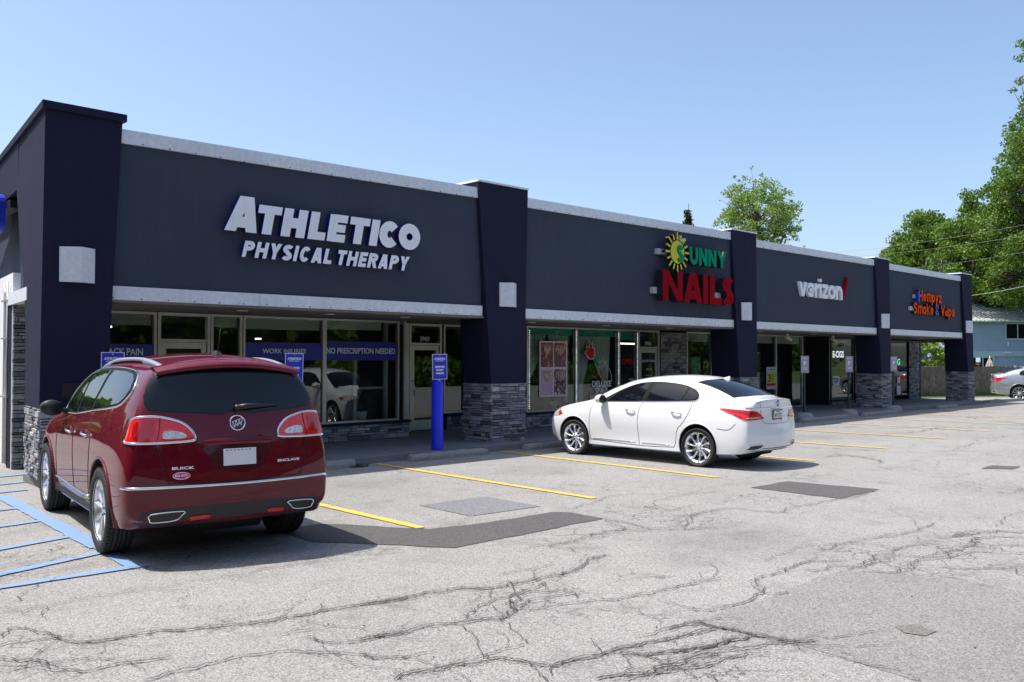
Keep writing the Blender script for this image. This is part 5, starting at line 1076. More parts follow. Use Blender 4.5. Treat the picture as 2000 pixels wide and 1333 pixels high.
        L.add([p for r_ in rows for p in r_], [(i*5+j, i*5+(j+1) % 5, (i+1)*5+(j+1) % 5, (i+1)*5+j) for i in range(33) for j in range(5)], 'rail', True)
        L.build('roof_rail', C_)
        hl = [(3.4, .88, .95), (3.62, .84, 1.0), (3.82, .6, 1.0), (3.84, .55, .92), (3.7, .8, .86)]
        L = MB(); K.patch(L, S_(hl), Vector((-.75, -s*.66, 0)), .008, 'lens_clear', 2, .04); L.build('headlight', C_)
        for wx in (0, 3.02): wheel(C_, wx, s*.87, .42, .42, .265, .290, 10, 'seven', s)
    dr = (1, 0, 0)
    # rear screen
    rw = [(-1, .80, 1.485), (-1, .765, 1.435), (-1, .62, 1.415), (-1, .30, 1.395), (-1, .15, 1.385), (-1, .10, 1.40), (-1, 0, 1.415)]
    half = [(-1, .80, 1.485), (-1, .795, 1.54), (-1, .765, 1.64), (-1, .72, 1.72), (-1, .665, 1.765), (-1, .55, 1.787), (-1, .2, 1.805), (-1, 0, 1.81)]
    outl = rw[::-1]+half[1:]; outl = outl+[(p[0], -p[1], p[2]) for p in outl[::-1][1:-1]]
    L = MB(); K.patch(L, outl, dr, .010, 'car_glass', 0, .035); L.build('rear_window', C_)
    L = MB(); K.trim(L, outl, dr, .005, 'under', True, off=.001, cr=0); L.build('window_seal', C_)
    # spoiler lip over the screen
    L = MB(); secs = []
    for k in range(25):
        yy = -.69+1.38*k/24; e = (yy/.69)**2; xb = -.955+.10*e; zc = 1.875-.075*e; secs.append([(xb+.02, yy, zc-.062), (xb-.010, yy, zc-.046), (xb+.0, yy, zc-.020), (xb+.12, yy, zc+.020), (xb+.30, yy, zc+.018+.006)])
    n5 = 5; L.add([p for s_ in secs for p in s_], [(i*n5+j, i*n5+j+1, (i+1)*n5+j+1, (i+1)*n5+j) for i in range(24) for j in range(4)], 'red_paint', True); L.build('spoiler', C_)
    # wiper
    L = MB(); h, nn = K.hit((-1, -.0, 1.43), dr); h2, n2 = K.hit((-1, -.42, 1.445), dr)
    L.tube([h+nn*.03, h+nn*.05+Vector((0, -.1, .008)), h2+n2*.035], .02, 'black', 8, rs=[.030, .027, .008]); L.tube([h, h+nn*.05], .026, 'black', 12); L.build('wiper', C_)
    # tailgate gaps
    for s in (1, -1):
        L = MB(); K.trim(L, [(-1, s*.70, 1.13), (-1, s*.69, 1.0), (-1, s*.66, .86), (-1, s*.63, .785), (-1, s*.60, .772), (-1, s*.3, .768), (-1, 0, .766)], dr, .0045, 'under')
        L.build('tailgate_gap', C_); L = MB(); K.trim(L, [(-.9, s*.80, 1.62), (-.84, s*.71, 1.78), (-.6, s*.60, 1.87)], (.6, 0, -.8), .004, 'under'); L.build('hatch_seam', C_)
    # bumper chrome strip
    L = MB(); P = [(-1, yy, .735-.0*abs(yy)) for yy in np.linspace(.86, -.86, 21)]; out = []
    for p in P: h, nn = K.hit(p, dr); out.append(h+nn*.004)
    
    for q in (.94, .99, 1.03):
        for sg_ in (1, -1):
            h, nn = K.hit((-1.0+(q-.86)*.9, sg_*q*.97, .735), (.7, -sg_*.7, 0)); p_ = h+nn*.004
            out = [p_]+out if sg_ == 1 else out+[p_]
    vs = []; 
    for p in out: vs += [p+Vector((0, 0, .013)), p+Vector((-.010, 0, .008)), p+Vector((-.012, 0, -.006)), p+Vector((0, 0, -.013))]
    L.add(vs, [(i*4+j, i*4+j+1, (i+1)*4+j+1, (i+1)*4+j) for i in range(len(out)-1) for j in range(3)], 'chrome', True); L.build('bumper_strip', C_)
    L = MB(); K.patch(L, [(-1, .90, .40), (-1, .84, .52), (-1, .74, .535), (-1, .3, .555), (-1, 0, .56), (-1, -.3, .555), (-1, -.74, .535), (-1, -.84, .52), (-1, -.90, .40), (-1, -.6, .33), (-1, 0, .32), (-1, .6, .33)], dr, .003, 'plastic', 0, .05); v_ = L.build('lower_valance', C_)
    # plate recess laid flat, its shade put into a darker red; then the plate
    L = MB(); K.patch(L, [(-1, .32, 1.09), (-1, -.32, 1.09), (-1, -.24, .90), (-1, -.20, .86), (-1, .20, .86), (-1, .24, .90)], dr, .003, simple('recess_shade_red', (.07, .003, .010), .25, .3, 0, coat=.5), 0, .05); L.build('plate_recess', C_)
    L = MB(); h, nn = K.hit((-1, 0, 1.135), dr); vs = []
    for k in range(17):
        yy = .33-.66*k/16; e = (abs(yy)/.33)**3; hh, _ = K.hit((-1, yy, 1.13), dr); vs += [(hh.x, yy, 1.165-.02*e), (hh.x-.028*(1-e*.8), yy, 1.135), (hh.x-.024*(1-e*.8), yy, 1.105), (hh.x, yy, 1.085)]
    L.add(vs, [(i*4+j, i*4+j+1, (i+1)*4+j+1, (i+1)*4+j) for i in range(16) for j in range(3)], 'red_paint', True); L.build('gate_handle', C_)
    h, nn = K.hit((-1, 0, .985), dr); Mp = rearM(h.x-.010, 0, .985, rad(-4)); L = MB(); L.box(-.155, .155, -.078, .078, 0, .008, 'plate', Mp)
    for k in range(7): L.box(-.13+k*.036, -.112+k*.036, .058, .066, .008, .0086, 'lens_dark' if k % 2 else 'alu_dark', Mp)
    L.build('licence_plate', C_)
    # emblem, badges, sticker
    h, nn = K.hit((-1, .0, 1.295), dr); L = MB(); Me = Matrix.Translation(h) @ nn.to_track_quat('Z', 'Y').to_matrix().to_4x4()
    nx = Vector((0, -1, 0)); nz = nn; ny = nz.cross(nx).normalized(); nx = ny.cross(nz); Me = Matrix(((nx.x, ny.x, nz.x, h.x), (nx.y, ny.y, nz.y, h.y), (nx.z, ny.z, nz.z, h.z), (0, 0, 0, 1))); emblem(L, Me, .078); L.build('emblem', C_)
    L = MB()
    def conform_text(L, txt, y0, z0, hgt, width, mat, off=.0, o_=.006):
        vs, fs, w = text_mesh(txt, hgt, off, 0, width=width); q = []
        for x, _, z in vs:
            hh, n_ = K.hit((-1, y0-x, z0+z), dr); q.append(hh+n_*o_)
        L.add(q, fs, mat)
    conform_text(L, 'BUICK', .60, .892, .026, .19, 'sign_white', .03); conform_text(L, 'ENCLAVE', -.38, .905, .024, .24, 'sign_white', .03); L.build('badge', C_)
    L = MB(); K.patch(L, [(-1, .52+.075*math.cos(a), .835+.034*math.sin(a)) for a in np.linspace(0, 2*math.pi, 20)[:-1]], dr, .002, 'plate', 0, .02, 0); K.patch(L, [(-1, .52+.070*math.cos(a), .837+.024*math.sin(a)) for a in np.linspace(0, 2*math.pi, 20)[:-1]], dr, .004, 'pink', 0, .02, 0)
    conform_text(L, 'BIG CITY', .575, .828, .018, .11, 'sign_white', .03, .006); conform_text(L, 'CARS', .54, .808, .012, .05, 'black', .02, .006); L.build('dealer_sticker', C_)
    # antenna
    L = MB(); h, nn = K.hit((-.45, .0, 1.95), (0, 0, -1)); L.hexa([h+Vector((.10, .035, -.01)), h+Vector((.10, -.035, -.01)), h+Vector((-.09, -.035, -.01)), h+Vector((-.09, .035, -.01))], [h+Vector((.03, .015, .045)), h+Vector((.03, -.015, .045)), h+Vector((-.06, -.02, .025)), h+Vector((-.06, .02, .025))], 'black'); L.tube([h+Vector((-.03, 0, .03)), h+Vector((-.09, -.005, .26))], .005, 'black', 6, rs=[.008, .004]); L.build('antenna', C_)
    # windscreen
    L = MB(); K.patch(L, [(2.64, .72, 1.31), (2.42, .70, 1.47), (2.02, .60, 1.70), (1.98, 0, 1.78), (2.02, -.60, 1.70), (2.42, -.70, 1.47), (2.64, -.72, 1.31), (2.85, 0, 1.34)], (-.6, 0, -.8), .004, 'car_glass', 0, .06); L.build('windscreen', C_)
    L = MB(); K.patch(L, [(3.95, .3, .95), (3.95, -.3, .95), (3.95, -.25, .6), (3.95, .25, .6)], (-1, 0, 0), .006, 'chrome', 0, .06); L.build('grille', C_)
    # axle and floor seen below
    L = MB(); L.tube([(0, -.7, .36), (0, .7, .36)], .05, 'under'); L.tube([(-.55, .2, .32), (-.55, -.4, .32)], .11, 'under', 12); L.tube([(-.5, .35, .36), (-.95, .6, .42)], .04, 'alu'); L.build('underbody', C_)
    return C_
# ---------------------------------------------------------------- saloon
def saloon(paint, label, loc, rz, near=True):
    C_ = thing('parked_sedan', label, 'car', loc, rz)
    lo = [(.900, .22), (.893, .43), (.930, .66), (.918, .90)]
    ST = [
     (3.50, [(.76, .24), (.82, .42), (.84, .58), (.82, .72), (.75, .82)], [(.0, .64, .865), (.10, .5, .885), (.17, .28, .90), (.2, 0, .905)]),
     (3.25, [(.85, .22), (.90, .42), (.91, .60), (.89, .80), (.82, .91)], [(0, .70, .955), (.0, .5, .97), (0, .28, .975), (0, 0, .98)]),
     (2.84, [(.885, .22), (.93, .42), (.94, .66), (.92, .88), (.855, 1.0)], [(0, .74, 1.035), (0, .52, 1.045), (0, .28, 1.05), (0, 0, 1.055)]),
     (2.50, [(.885, .22), (.92, .42), (.93, .68), (.918, .91), (.86, 1.045)], [(.04, .765, 1.075), (.16, .55, 1.09), (.26, .3, 1.10), (.30, 0, 1.105)]),
     (2.15, lo+[(.86, 1.07)], [(.02, .815, 1.15), (.05, .725, 1.235), (.30, .38, 1.285), (.38, 0, 1.295)]),
     (1.62, lo+[(.862, 1.095)], [(0, .775, 1.29), (0, .655, 1.455), (.14, .36, 1.51), (.20, 0, 1.525)]),
     (1.05, lo+[(.868, 1.12)], [(0, .765, 1.335), (0, .635, 1.525), (0, .34, 1.59), (0, 0, 1.605)]),
     (.45, lo+[(.872, 1.145)], [(0, .765, 1.34), (0, .63, 1.52), (0, .34, 1.595), (0, 0, 1.612)]),
     (-.05, [(.885, .22), (.93, .42), (.945, .68), (.925, .93), (.872, 1.17)], [(0, .765, 1.325), (0, .635, 1.46), (-.0, .34, 1.535), (0, 0, 1.553)]),
     (-.48, [(.885, .24), (.925, .42), (.94, .68), (.92, .95), (.86, 1.175)], [(0, .775, 1.235), (0, .66, 1.315), (-.05, .36, 1.36), (-.06, 0, 1.375)]),
     (-.74, [(.88, .26), (.915, .42), (.93, .68), (.91, .95), (.84, 1.14)], [(0, .745, 1.18), (0, .62, 1.20), (-.04, .34, 1.215), (-.05, 0, 1.22)]),
     (-.94, [(.82, .30), (.86, .44), (.875, .66), (.84, .90), (.765, 1.10, .02)], [(-.02, .68, 1.155), (-.06, .54, 1.19), (-.10, .3, 1.21), (-.12, 0, 1.215)]),
    ]
    cr = [(lambda a, b: a[0] == 's' and b[0] == 's' and a[2] == 0 and b[2] == 0 and a[3] == b[3], .6),
          (lambda a, b: a[0] == 't' and b[0] == 't' and a[1] == 11 and b[1] == 11, .55)]
    me = body_cage(ST, [.13, .17, .17, .08], [.22, .33, .34, .30], paint, creases=cr)
    body, bvh = finish_body(me, [(0, .37, .385), (2.837, .37, .385)], .385, .60, 'body', C_)
    K = Caster(bvh)
    for s in (1, -1):
        S_ = (lambda P: P) if s == 1 else mirror
        d = (0, -s, 0); y = .8
        dlo = [(2.22, y, 1.075), (1.8, y, 1.09), (1.3, y, 1.108), (.8, y, 1.125), (.35, y, 1.145), (.08, y, 1.165), (.02, y, 1.22), (.06, y, 1.30), (.20, y, 1.375), (.45, y, 1.435), (.85, y, 1.468), (1.2, y, 1.462), (1.5, y, 1.415), (1.8, y, 1.30), (2.05, y, 1.17)]
        mb = MB(); K.patch(mb, S_(dlo), d, .0055, 'pillar_black', 3, .035); mb.build('window_surround', C_)
        for nm, pane in (('front_window', [(2.02, y, 1.10), (1.6, y, 1.115), (1.25, y, 1.128), (1.20, y, 1.28), (1.12, y, 1.445), (1.32, y, 1.435), (1.55, y, 1.375), (1.8, y, 1.26)]),
                     ('rear_door_window', [(1.14, y, 1.132), (.8, y, 1.143), (.38, y, 1.16), (.32, y, 1.26), (.30, y, 1.385), (.48, y, 1.42), (.85, y, 1.448), (1.0, y, 1.448), (1.08, y, 1.30)]),
                     ('quarter_window', [(.34, y, 1.162), (.10, y, 1.178), (.05, y, 1.23), (.10, y, 1.295), (.26, y, 1.368), (.28, y, 1.26)])):
            mb = MB(); K.patch(mb, S_(pane), d, .0105, 'car_glass', 0, .035); mb.build(nm, C_)
        mb = MB(); K.trim(mb, S_([(2.25, y, 1.07), (1.3, y, 1.100), (.8, y, 1.116), (.35, y, 1.136), (.08, y, 1.150), (.0, y, 1.20), (.05, y, 1.31), (.20, y, 1.39)]), d, .008, 'chrome', off=.002); mb.build('window_trim', C_)
        mb = MB()
        for l_ in ([(2.36, y, 1.03), (2.42, .92, .88), (2.44, .92, .6), (2.42, .92, .34)], [(1.20, y, 1.09), (1.27, .92, .95), (1.29, .92, .7), (1.26, .92, .31)], [(.12, y, 1.13), (.16, .92, 1.0), (.27, .92, .80), (.42, .92, .62), (.46, .92, .40), (.50, .92, .31)], [(2.42, .92, .34), (1.3, .92, .295), (.5, .92, .315)], [(-.40, .92, .70), (-.62, .92, .69), (-.75, .92, .80)]):
            K.trim(mb, S_(l_), d, .0045, 'under')
        mb.build('panel_gap', C_)
        for hx in (1.46, .44):
            h = MB(); hp, nn = K.hit(S_([(hx, .92, .93)])[0], d); q = Vector((.105, 0, .006)); h.tube([hp-q, hp-q*.8+nn*.032, hp+nn*.042, hp+q*.8+nn*.032, hp+q], .012, 'chrome', 8); h.build('door_handle', C_)
        mb = MB(); K.trim(mb, S_([(2.35, .92, .36), (1.35, .92, .345)]), d, .006, 'chrome', off=.002); K.trim(mb, S_([(1.2, .92, .345), (.6, .92, .35)]), d, .006, 'chrome', off=.002); mb.build('sill_trim', C_)
        for wx in (0, 2.837): mb = MB(); K.trim(mb, S_([(wx+.398*math.cos(rad(a)), 1., .37+.398*math.sin(rad(a))) for a in range(-18, 199, 12)]), d, .010, paint, off=-.002, n=8); mb.build('arch_lip', C_)
        mb = MB(); vs = []; fs = []
        for i in range(8):
            t = i/7; xx = 2.22-.16*t; rr = (.02, .06, .078, .085, .090, .092, .09, .085)[i]
            for k in range(14): a = 2*math.pi*k/14; vs.append((xx, s*(.985+1.3*rr*math.cos(a)), 1.125+rr*.95*math.sin(a)))
        for i in range(7):
            for k in range(14): fs.append((i*14+k, i*14+(k+1) % 14, (i+1)*14+(k+1) % 14, (i+1)*14+k))
        mb.add(vs, fs, paint, True); mb.add(vs[-14:], [tuple(range(14))], 'black'); mb.tube([(2.10, s*.83, 1.07), (2.10, s*.93, 1.085)], .025, 'black', 8); mb.build('side_mirror', C_)
        dd = Vector((.70, -s*.71, 0))
        outl = [(-.47, .93, 1.045), (-.72, .90, 1.04), (-.90, .80, 1.025), (-1.0, .66, 1.005), (-1.02, .60, .985), (-1.05, .49, .905), (-1.05, .47, .882), (-1.02, .58, .868), (-.95, .76, .858), (-.86, .84, .868), (-.70, .905, .95)]
        L = MB(); K.patch(L, S_(outl), dd, .010, 'lens_red', 2, .028, .01); lamp = L.build('tail_lamp', C_)
        L = MB(); K.patch(L, S_([(-.88, .82, .885), (-.95, .75, .880), (-1.02, .55, .890), (-1.03, .51, .915), (-1.0, .64, .912), (-.92, .79, .905)]), dd, .015, 'lens_clear', 0, .03); L.build('reverse_lens', lamp)
        L = MB(); K.patch(L, S_([(-.60, .92, 1.035), (-.80, .86, 1.02), (-.95, .76, 1.0), (-1.0, .64, .985), (-.98, .70, .955), (-.86, .84, .97), (-.72, .90, .985)]), dd, .014, 'lens_dark', 0, .03); L.build('brake_lens', lamp)
        L = MB(); ex = [(-1.1, .79, .425), (-1.1, .52, .435), (-1.1, .50, .415), (-1.1, .60, .365), (-1.1, .81, .365)]
        K.patch(L, S_(ex), (1, 0, 0), .006, 'black', 0, .04); K.trim(L, S_(ex), (1, 0, 0), .009, 'chrome', True, off=.006, cr=3); L.build('exhaust_tip', C_)
        L = MB(); K.patch(L, S_([(3.15, .90, .80), (3.35, .87, .90), (3.55, .72, .88), (3.70, .55, .80), (3.60, .72, .74), (3.38, .86, .74)]), Vector((-.55, -s*.83, 0)), .006, 'lens_clear', 2, .04); hlp = L.build('headlight', C_)
        L = MB(); K.patch(L, S_([(3.15, .90, .80), (3.27, .885, .87), (3.30, .88, .80), (3.26, .89, .76)]), Vector((-.3, -s*.95, 0)), .009, 'reflector', 0, .03); L.build('side_marker', hlp)
        L = MB(); K.patch(L, S_([(2.62, .72, 1.07), (2.75, .66, 1.065), (2.72, .60, 1.07), (2.60, .66, 1.08)]), (0, 0, -1), .004, 'black', 0, .03); L.build('hood_vent', C_)
        for wx in (0, 2.837): wheel(C_, wx, s*.805, .345, .345, .235, .262, 10, 'twist', s)
    dr = (1, 0, 0); dn = (.35, 0, -1)
    L = MB(); bw = [(-.14, .56, 1.47), (-.20, .3, 1.495), (-.21, 0, 1.505)]; lowr = [(-.66, .72, 1.25), (-.76, .66, 1.24), (-.84, .35, 1.25), (-.86, 0, 1.255)]
    o_ = [(.18, .60, 1.51), (.02, .3, 1.55), (-.02, 0, 1.56), (.02, -.3, 1.55), (.18, -.60, 1.51), (-.36, -.67, 1.35), (-.62, -.71, 1.25), (-.71, -.45, 1.25), (-.75, 0, 1.25), (-.71, .45, 1.25), (-.62, .71, 1.25), (-.36, .67, 1.35)]
    K.patch(L, o_, (.45, 0, -1), .004, 'car_glass', 0, .045); L.build('rear_window', C_)
    L = MB(); K.patch(L, [(2.62, .70, 1.10), (2.2, .62, 1.28), (1.85, .53, 1.45), (1.82, 0, 1.49), (1.85, -.53, 1.45), (2.2, -.62, 1.28), (2.62, -.70, 1.10), (2.74, 0, 1.11)], (-.5, 0, -.85), .004, 'car_glass', 0, .06); L.build('windscreen', C_)
    L = MB(); P = []
    for yy in np.linspace(.80, -.80, 25): h, nn = K.hit((-1, yy, 1.055), dr); P.append(h+nn*.003)
    vs = []
    for p in P: vs += [p+Vector((.01, 0, .022)), p+Vector((-.014, 0, .010)), p+Vector((-.010, 0, -.014)), p+Vector((.01, 0, -.022))]
    L.add(vs, [(i*4+j, i*4+j+1, (i+1)*4+j+1, (i+1)*4+j) for i in range(24) for j in range(3)], 'chrome', True); L.build('trunk_trim', C_)
    h, nn = K.hit((-1, 0, 1.13), dr); nx = Vector((0, -1, 0)); ny = nn.cross(nx).normalized(); Me = Matrix(((nx.x, ny.x, nn.x, h.x), (nx.y, ny.y, nn.y, h.y), (nx.z, ny.z, nn.z, h.z), (0, 0, 0, 1))); L = MB(); emblem(L, Me, .070); L.lathe([(0, .003), (.058, .003)], 'banner', 24, Me); L.build('emblem', C_)
    L = MB(); h, nn = K.hit((-1, 0, .93), dr); Mp = rearM(h.x-.012, 0, .93, rad(6)); L.box(-.165, .165, -.088, .088, -.004, .006, 'black', Mp); L.box(-.152, .152, -.076, .076, .006, .010, 'plate', Mp); L.box(-.152, .152, -.076, -.052, .0101, .0115, 'pink', Mp)
    put_text(L, 'INDIANA', Mp @ Matrix(((1, 0, 0, 0), (0, 0, 1, .050), (0, -1, 0, .0112), (0, 0, 0, 1))), .018, 'black', .03, width=.14, center=True)
    put_text(L, '547 CTZ', Mp @ Matrix(((1, 0, 0, 0), (0, 0, 1, -.035), (0, -1, 0, .0112), (0, 0, 0, 1))), .062, 'black', .03, width=.26, center=True); L.build('licence_plate', C_)
    L = MB()
    for s in (1, -1): K.trim(L, [(-1, s*.52, 1.16), (-1, s*.50, 1.0), (-1, s*.47, .86), (-1, s*.40, .795), (-1, s*.2, .785), (-1, 0, .783)], dr, .0035, 'under')
    L.build('trunk_gap', C_)
    L = MB(); K.patch(L, [(-1, .5, .37), (-1, -.5, .37), (-1, -.5, .30), (-1, .5, .30)], dr, .003, 'plastic', 0, .05); K.patch(L, [(-1, -.55, .46), (-1, -.72, .45), (-1, -.72, .40), (-1, -.55, .41)], dr, .004, 'reflector', 0, .03); L.build('lower_valance', C_)
    L = MB(); h, nn = K.hit((-.02, 0, 1.6), (0, 0, -1)); L.hexa([h+Vector((.10, .03, -.02)), h+Vector((.10, -.03, -.02)), h+Vector((-.10, -.035, -.02)), h+Vector((-.10, .035, -.02))], [h+Vector((-.01, .010, .035)), h+Vector((-.01, -.010, .035)), h+Vector((-.09, -.012, .055)), h+Vector((-.09, .012, .055))], paint); L.build('antenna', C_)
    if near:
        L = MB(); vs, fs, w = text_mesh('LACROSSE', .024, .02, 0, width=.20); q = []
        for x, _, z in vs: hh, n_ = K.hit((-1, .60-x, 1.135+z), dr); q.append(hh+n_*.005)
        L.add(q, fs, 'chrome'); L.build('badge', C_)
    L = MB(); K.patch(L, [(3.9, .3, .80), (3.9, -.3, .80), (3.9, -.26, .45), (3.9, .26, .45)], (-1, 0, 0), .006, 'chrome', 0, .06); L.build('grille', C_)
    L = MB(); L.tube([(0, -.7, .3), (0, .7, .3)], .05, 'under'); L.tube([(-.6, .5, .27), (-.6, -.5, .27)], .09, 'under', 12); L.build('underbody', C_)
    return C_
red_suv()
saloon('white_paint', 'glossy white sedan parked nose in by the nail salon windows', (14.22, 9.10, 0), math.atan2(1., -.03))
# ================================================================ BEYOND: fence, house, trees, wires
def leaves_mesh(name, cen, nrm_up, size, mat, parent, rs, blade=1.6):
    n = len(cen); rng = np.random.default_rng(rs)
    d1 = rng.normal(size=(n, 3)); d1 /= np.linalg.norm(d1, axis=1)[:, None]; d2 = rng.normal(size=(n, 3)); d2 -= d1*(d1*d2).sum(1)[:, None]; d2 /= np.linalg.norm(d2, axis=1)[:, None]
    s = size*rng.uniform(.6, 1.3, n)[:, None]; a = d1*s*blade*.5; b = d2*s*.5
    V = np.stack([cen-a, cen+b-a*.1, cen+a, cen-b-a*.1], 1).reshape(-1, 3)
    me = bpy.data.meshes.new(name); me.vertices.add(4*n); me.vertices.foreach_set('co', V.astype(np.float32).ravel())
    me.loops.add(4*n); me.loops.foreach_set('vertex_index', np.arange(4*n, dtype=np.int32)); me.polygons.add(n); me.polygons.foreach_set('loop_start', np.arange(0, 4*n, 4, dtype=np.int32)); 
    me.materials.append(M[mat]); me.update(); me.validate()
    o = bpy.data.objects.new(name, me); COL.objects.link(o); o.parent = parent; return o
def tree(loc, lab, blobs, trunk_h, tr, n, size, mat='leaf', seed=1, name='tree', group=None, spread=.38, nb=None):
    """blobs: (x,y,z,rx,ry,rz) ellipsoids relative to the base; limbs run to clusters inside them"""
    rng = np.random.default_rng(seed); T_ = thing(name, lab, 'tree', loc, 0, group); mb = MB(); top = Vector((0, 0, trunk_h))
    bl = Vector((rng.uniform(-.2, .2), rng.uniform(-.2, .2), trunk_h*.5))
    mb.tube(crom([(0, 0, -.1), bl, top], 4), tr, 'bark', 8, rs=[tr*(1.25-.6*i/8) for i in range(9)])
    vol = np.array([b[3]*b[4]*b[5] for b in blobs])**.8; vol /= vol.sum(); C_ = []
    for bi, b in enumerate(blobs):
        c = Vector(b[:3]); mid = top.lerp(c, .5)+Vector(rng.uniform(-.3, .3, 3)); r0 = tr*.5
        mb.tube(crom([top, mid, c], 4), r0, 'bark', 6, rs=[r0*(1-.75*i/8) for i in range(9)])
        k = max(8, int((nb or n/220)*vol[bi])); 
        for j in range(k):
            d = rng.normal(size=3); d /= np.linalg.norm(d); rr = rng.uniform(.35, 1.0)**.6; p = np.array(b[:3])+d*np.array(b[3:])*rr
            if p[2] < trunk_h*.35: p[2] = trunk_h*.35+rng.uniform(0, .5)
            C_.append((p, min(b[3:])*spread*rng.uniform(.55, 1.25)))
            if j % 2 == 0:
                st = mid.lerp(c, rng.uniform(.2, 1)); e = Vector(p); mb.tube([st, st.lerp(e, .5)+Vector(rng.uniform(-.15, .15, 3)), e], r0*.25, 'bark', 5, rs=[r0*.35, r0*.2, r0*.06])
    w = np.array([c[1] for c in C_])**2; w /= w.sum(); pick = rng.choice(len(C_), n, p=w); P = np.array([c[0] for c in C_])[pick]; R_ = np.array([c[1] for c in C_])[pick]
    off = rng.normal(size=(n, 3)); off /= np.linalg.norm(off, axis=1)[:, None]; off *= (rng.uniform(0, 1, n)**.45)[:, None]; off[:, 2] *= .7
    P = P+off*R_[:, None]
    mb.build('trunk', T_, recalc=False); leaves_mesh('crown', P, None, size, mat, T_, seed+5); return T_
def conifer(loc, h, r, n, lab, seed=3):
    rng = np.random.default_rng(seed); T_ = thing('spruce_tree', lab, 'tree', loc); mb = MB(); mb.tube([(0, 0, 0), (0, 0, h)], .2, 'bark', 6, rs=[.25, .02]); P = []
    for k in range(46):
        z = h*(.25+.73*k/46); L = r*(1-(z/h))**.8*1.1*rng.uniform(.6, 1.1); a = rng.uniform(0, 6.28); e = Vector((L*math.cos(a), L*math.sin(a), z-L*.25)); mb.tube([(0, 0, z), e], .03, 'bark', 4, rs=[.04, .01])
        for j in range(n//46): t = rng.uniform(.15, 1)**.7; P.append((e.x*t+rng.normal()*.10, e.y*t+rng.normal()*.10, z-L*.25*t-abs(rng.normal())*.22))
    mb.build('trunk', T_, recalc=False); leaves_mesh('crown', np.array(P), None, .14, 'leaf_dark', T_, seed, 2.4)
def camray(px, py):   # point helper (photo pixels) used only to read where far things stand on the ground plan
    return _f+_r2*((px-1000)/1750)+_u2*((666.5-py)/1750)
def at(px, dist, z=0.):
    d = camray(px, 697); k = dist/d.dot(_f); return (d.x*k, d.y*k, z)
# board fence
fx = thing('board_fence', 'weathered grey board fence behind the end of the strip mall', 'fence', (44.5, 17.7, 0)); P0 = Vector((42.6, 19.3, 0)); P1 = Vector((62, 10.2, 0)); d = (P1-P0); L = d.length; d.normalize(); nn = Vector((-d.y, d.x, 0)); mb = MB(); q = random.Random(5); x = 0; o0 = Vector((44.5, 17.7, 0))
while x < L:
    w = .135; h = 1.50+q.uniform(-.03, .03); a = P0+d*x-o0; j = nn*q.uniform(-.012, .012); b = a+d*w
    bot = [a+j, b+j, b+j+nn*.02, a+j+nn*.02]; mb.hexa([p+Vector((0, 0, .02)) for p in bot], [p+Vector((0, 0, h+q.uniform(-.01, .01))) for p in bot], 'fence'); x += w+.018
mb.build('boards', fx); 
x = 0
while x < L: 
    a = P0+d*x-o0+nn*.03; m = MB(); m.box(-.045, .045, 0, .09, 0, 1.45, 'fence', Matrix.Translation(a)); m.build('post', fx); x += 2.4
m = MB()
for z in (.35, 1.2): a = P0-o0+nn*.025; b = P1-o0+nn*.025; m.hexa([a+Vector((0,0,z)), b+Vector((0,0,z)), b+nn*.03+Vector((0,0,z)), a+nn*.03+Vector((0,0,z))], [a+Vector((0,0,z+.08)), b+Vector((0,0,z+.08)), b+nn*.03+Vector((0,0,z+.08)), a+nn*.03+Vector((0,0,z+.08))], 'fence')
m.build('rail', fx)
# grass verge in front of the fence
rng = np.random.default_rng(4); G_ = MB()
for k in range(5200):
    t = q.uniform(0, L); u = -abs(q.gauss(0, .35))-.02; p = P0+d*t+nn*u; h = q.uniform(.05, .28)*math.exp(u*1.2); a = q.uniform(0, 6.28)
    G_.add([(p.x-.012, p.y, 0), (p.x+.012, p.y, 0), (p.x+.4*h*math.cos(a), p.y+.4*h*math.sin(a), h)], [(0, 1, 2)], 'grass')
o = G_.build('grass_verge', recalc=False); tag(o, 'tall green grass growing along the foot of the board fence', None, None, 'stuff')
vp = [P0-nn*1.3, P1-nn*1.3, P1+nn*14, P0+nn*14]; sheet('lawn', [(p.x, p.y) for p in vp], .012, 'grass', label='grass around the board fence')
m = MB(); a = Vector((41.4, 15.0, 0)); 
m.hexa([(41.25, 13.3, 0), (46.5, 13.0, 0), (46.5, 13.3, 0), (41.25, 13.6, 0)], [(41.25, 13.32, .13), (46.5, 13.02, .13), (46.5, 13.28, .13), (41.25, 13.58, .13)], 'kerb'); m.build('kerb', kind='structure', label='far concrete kerb')
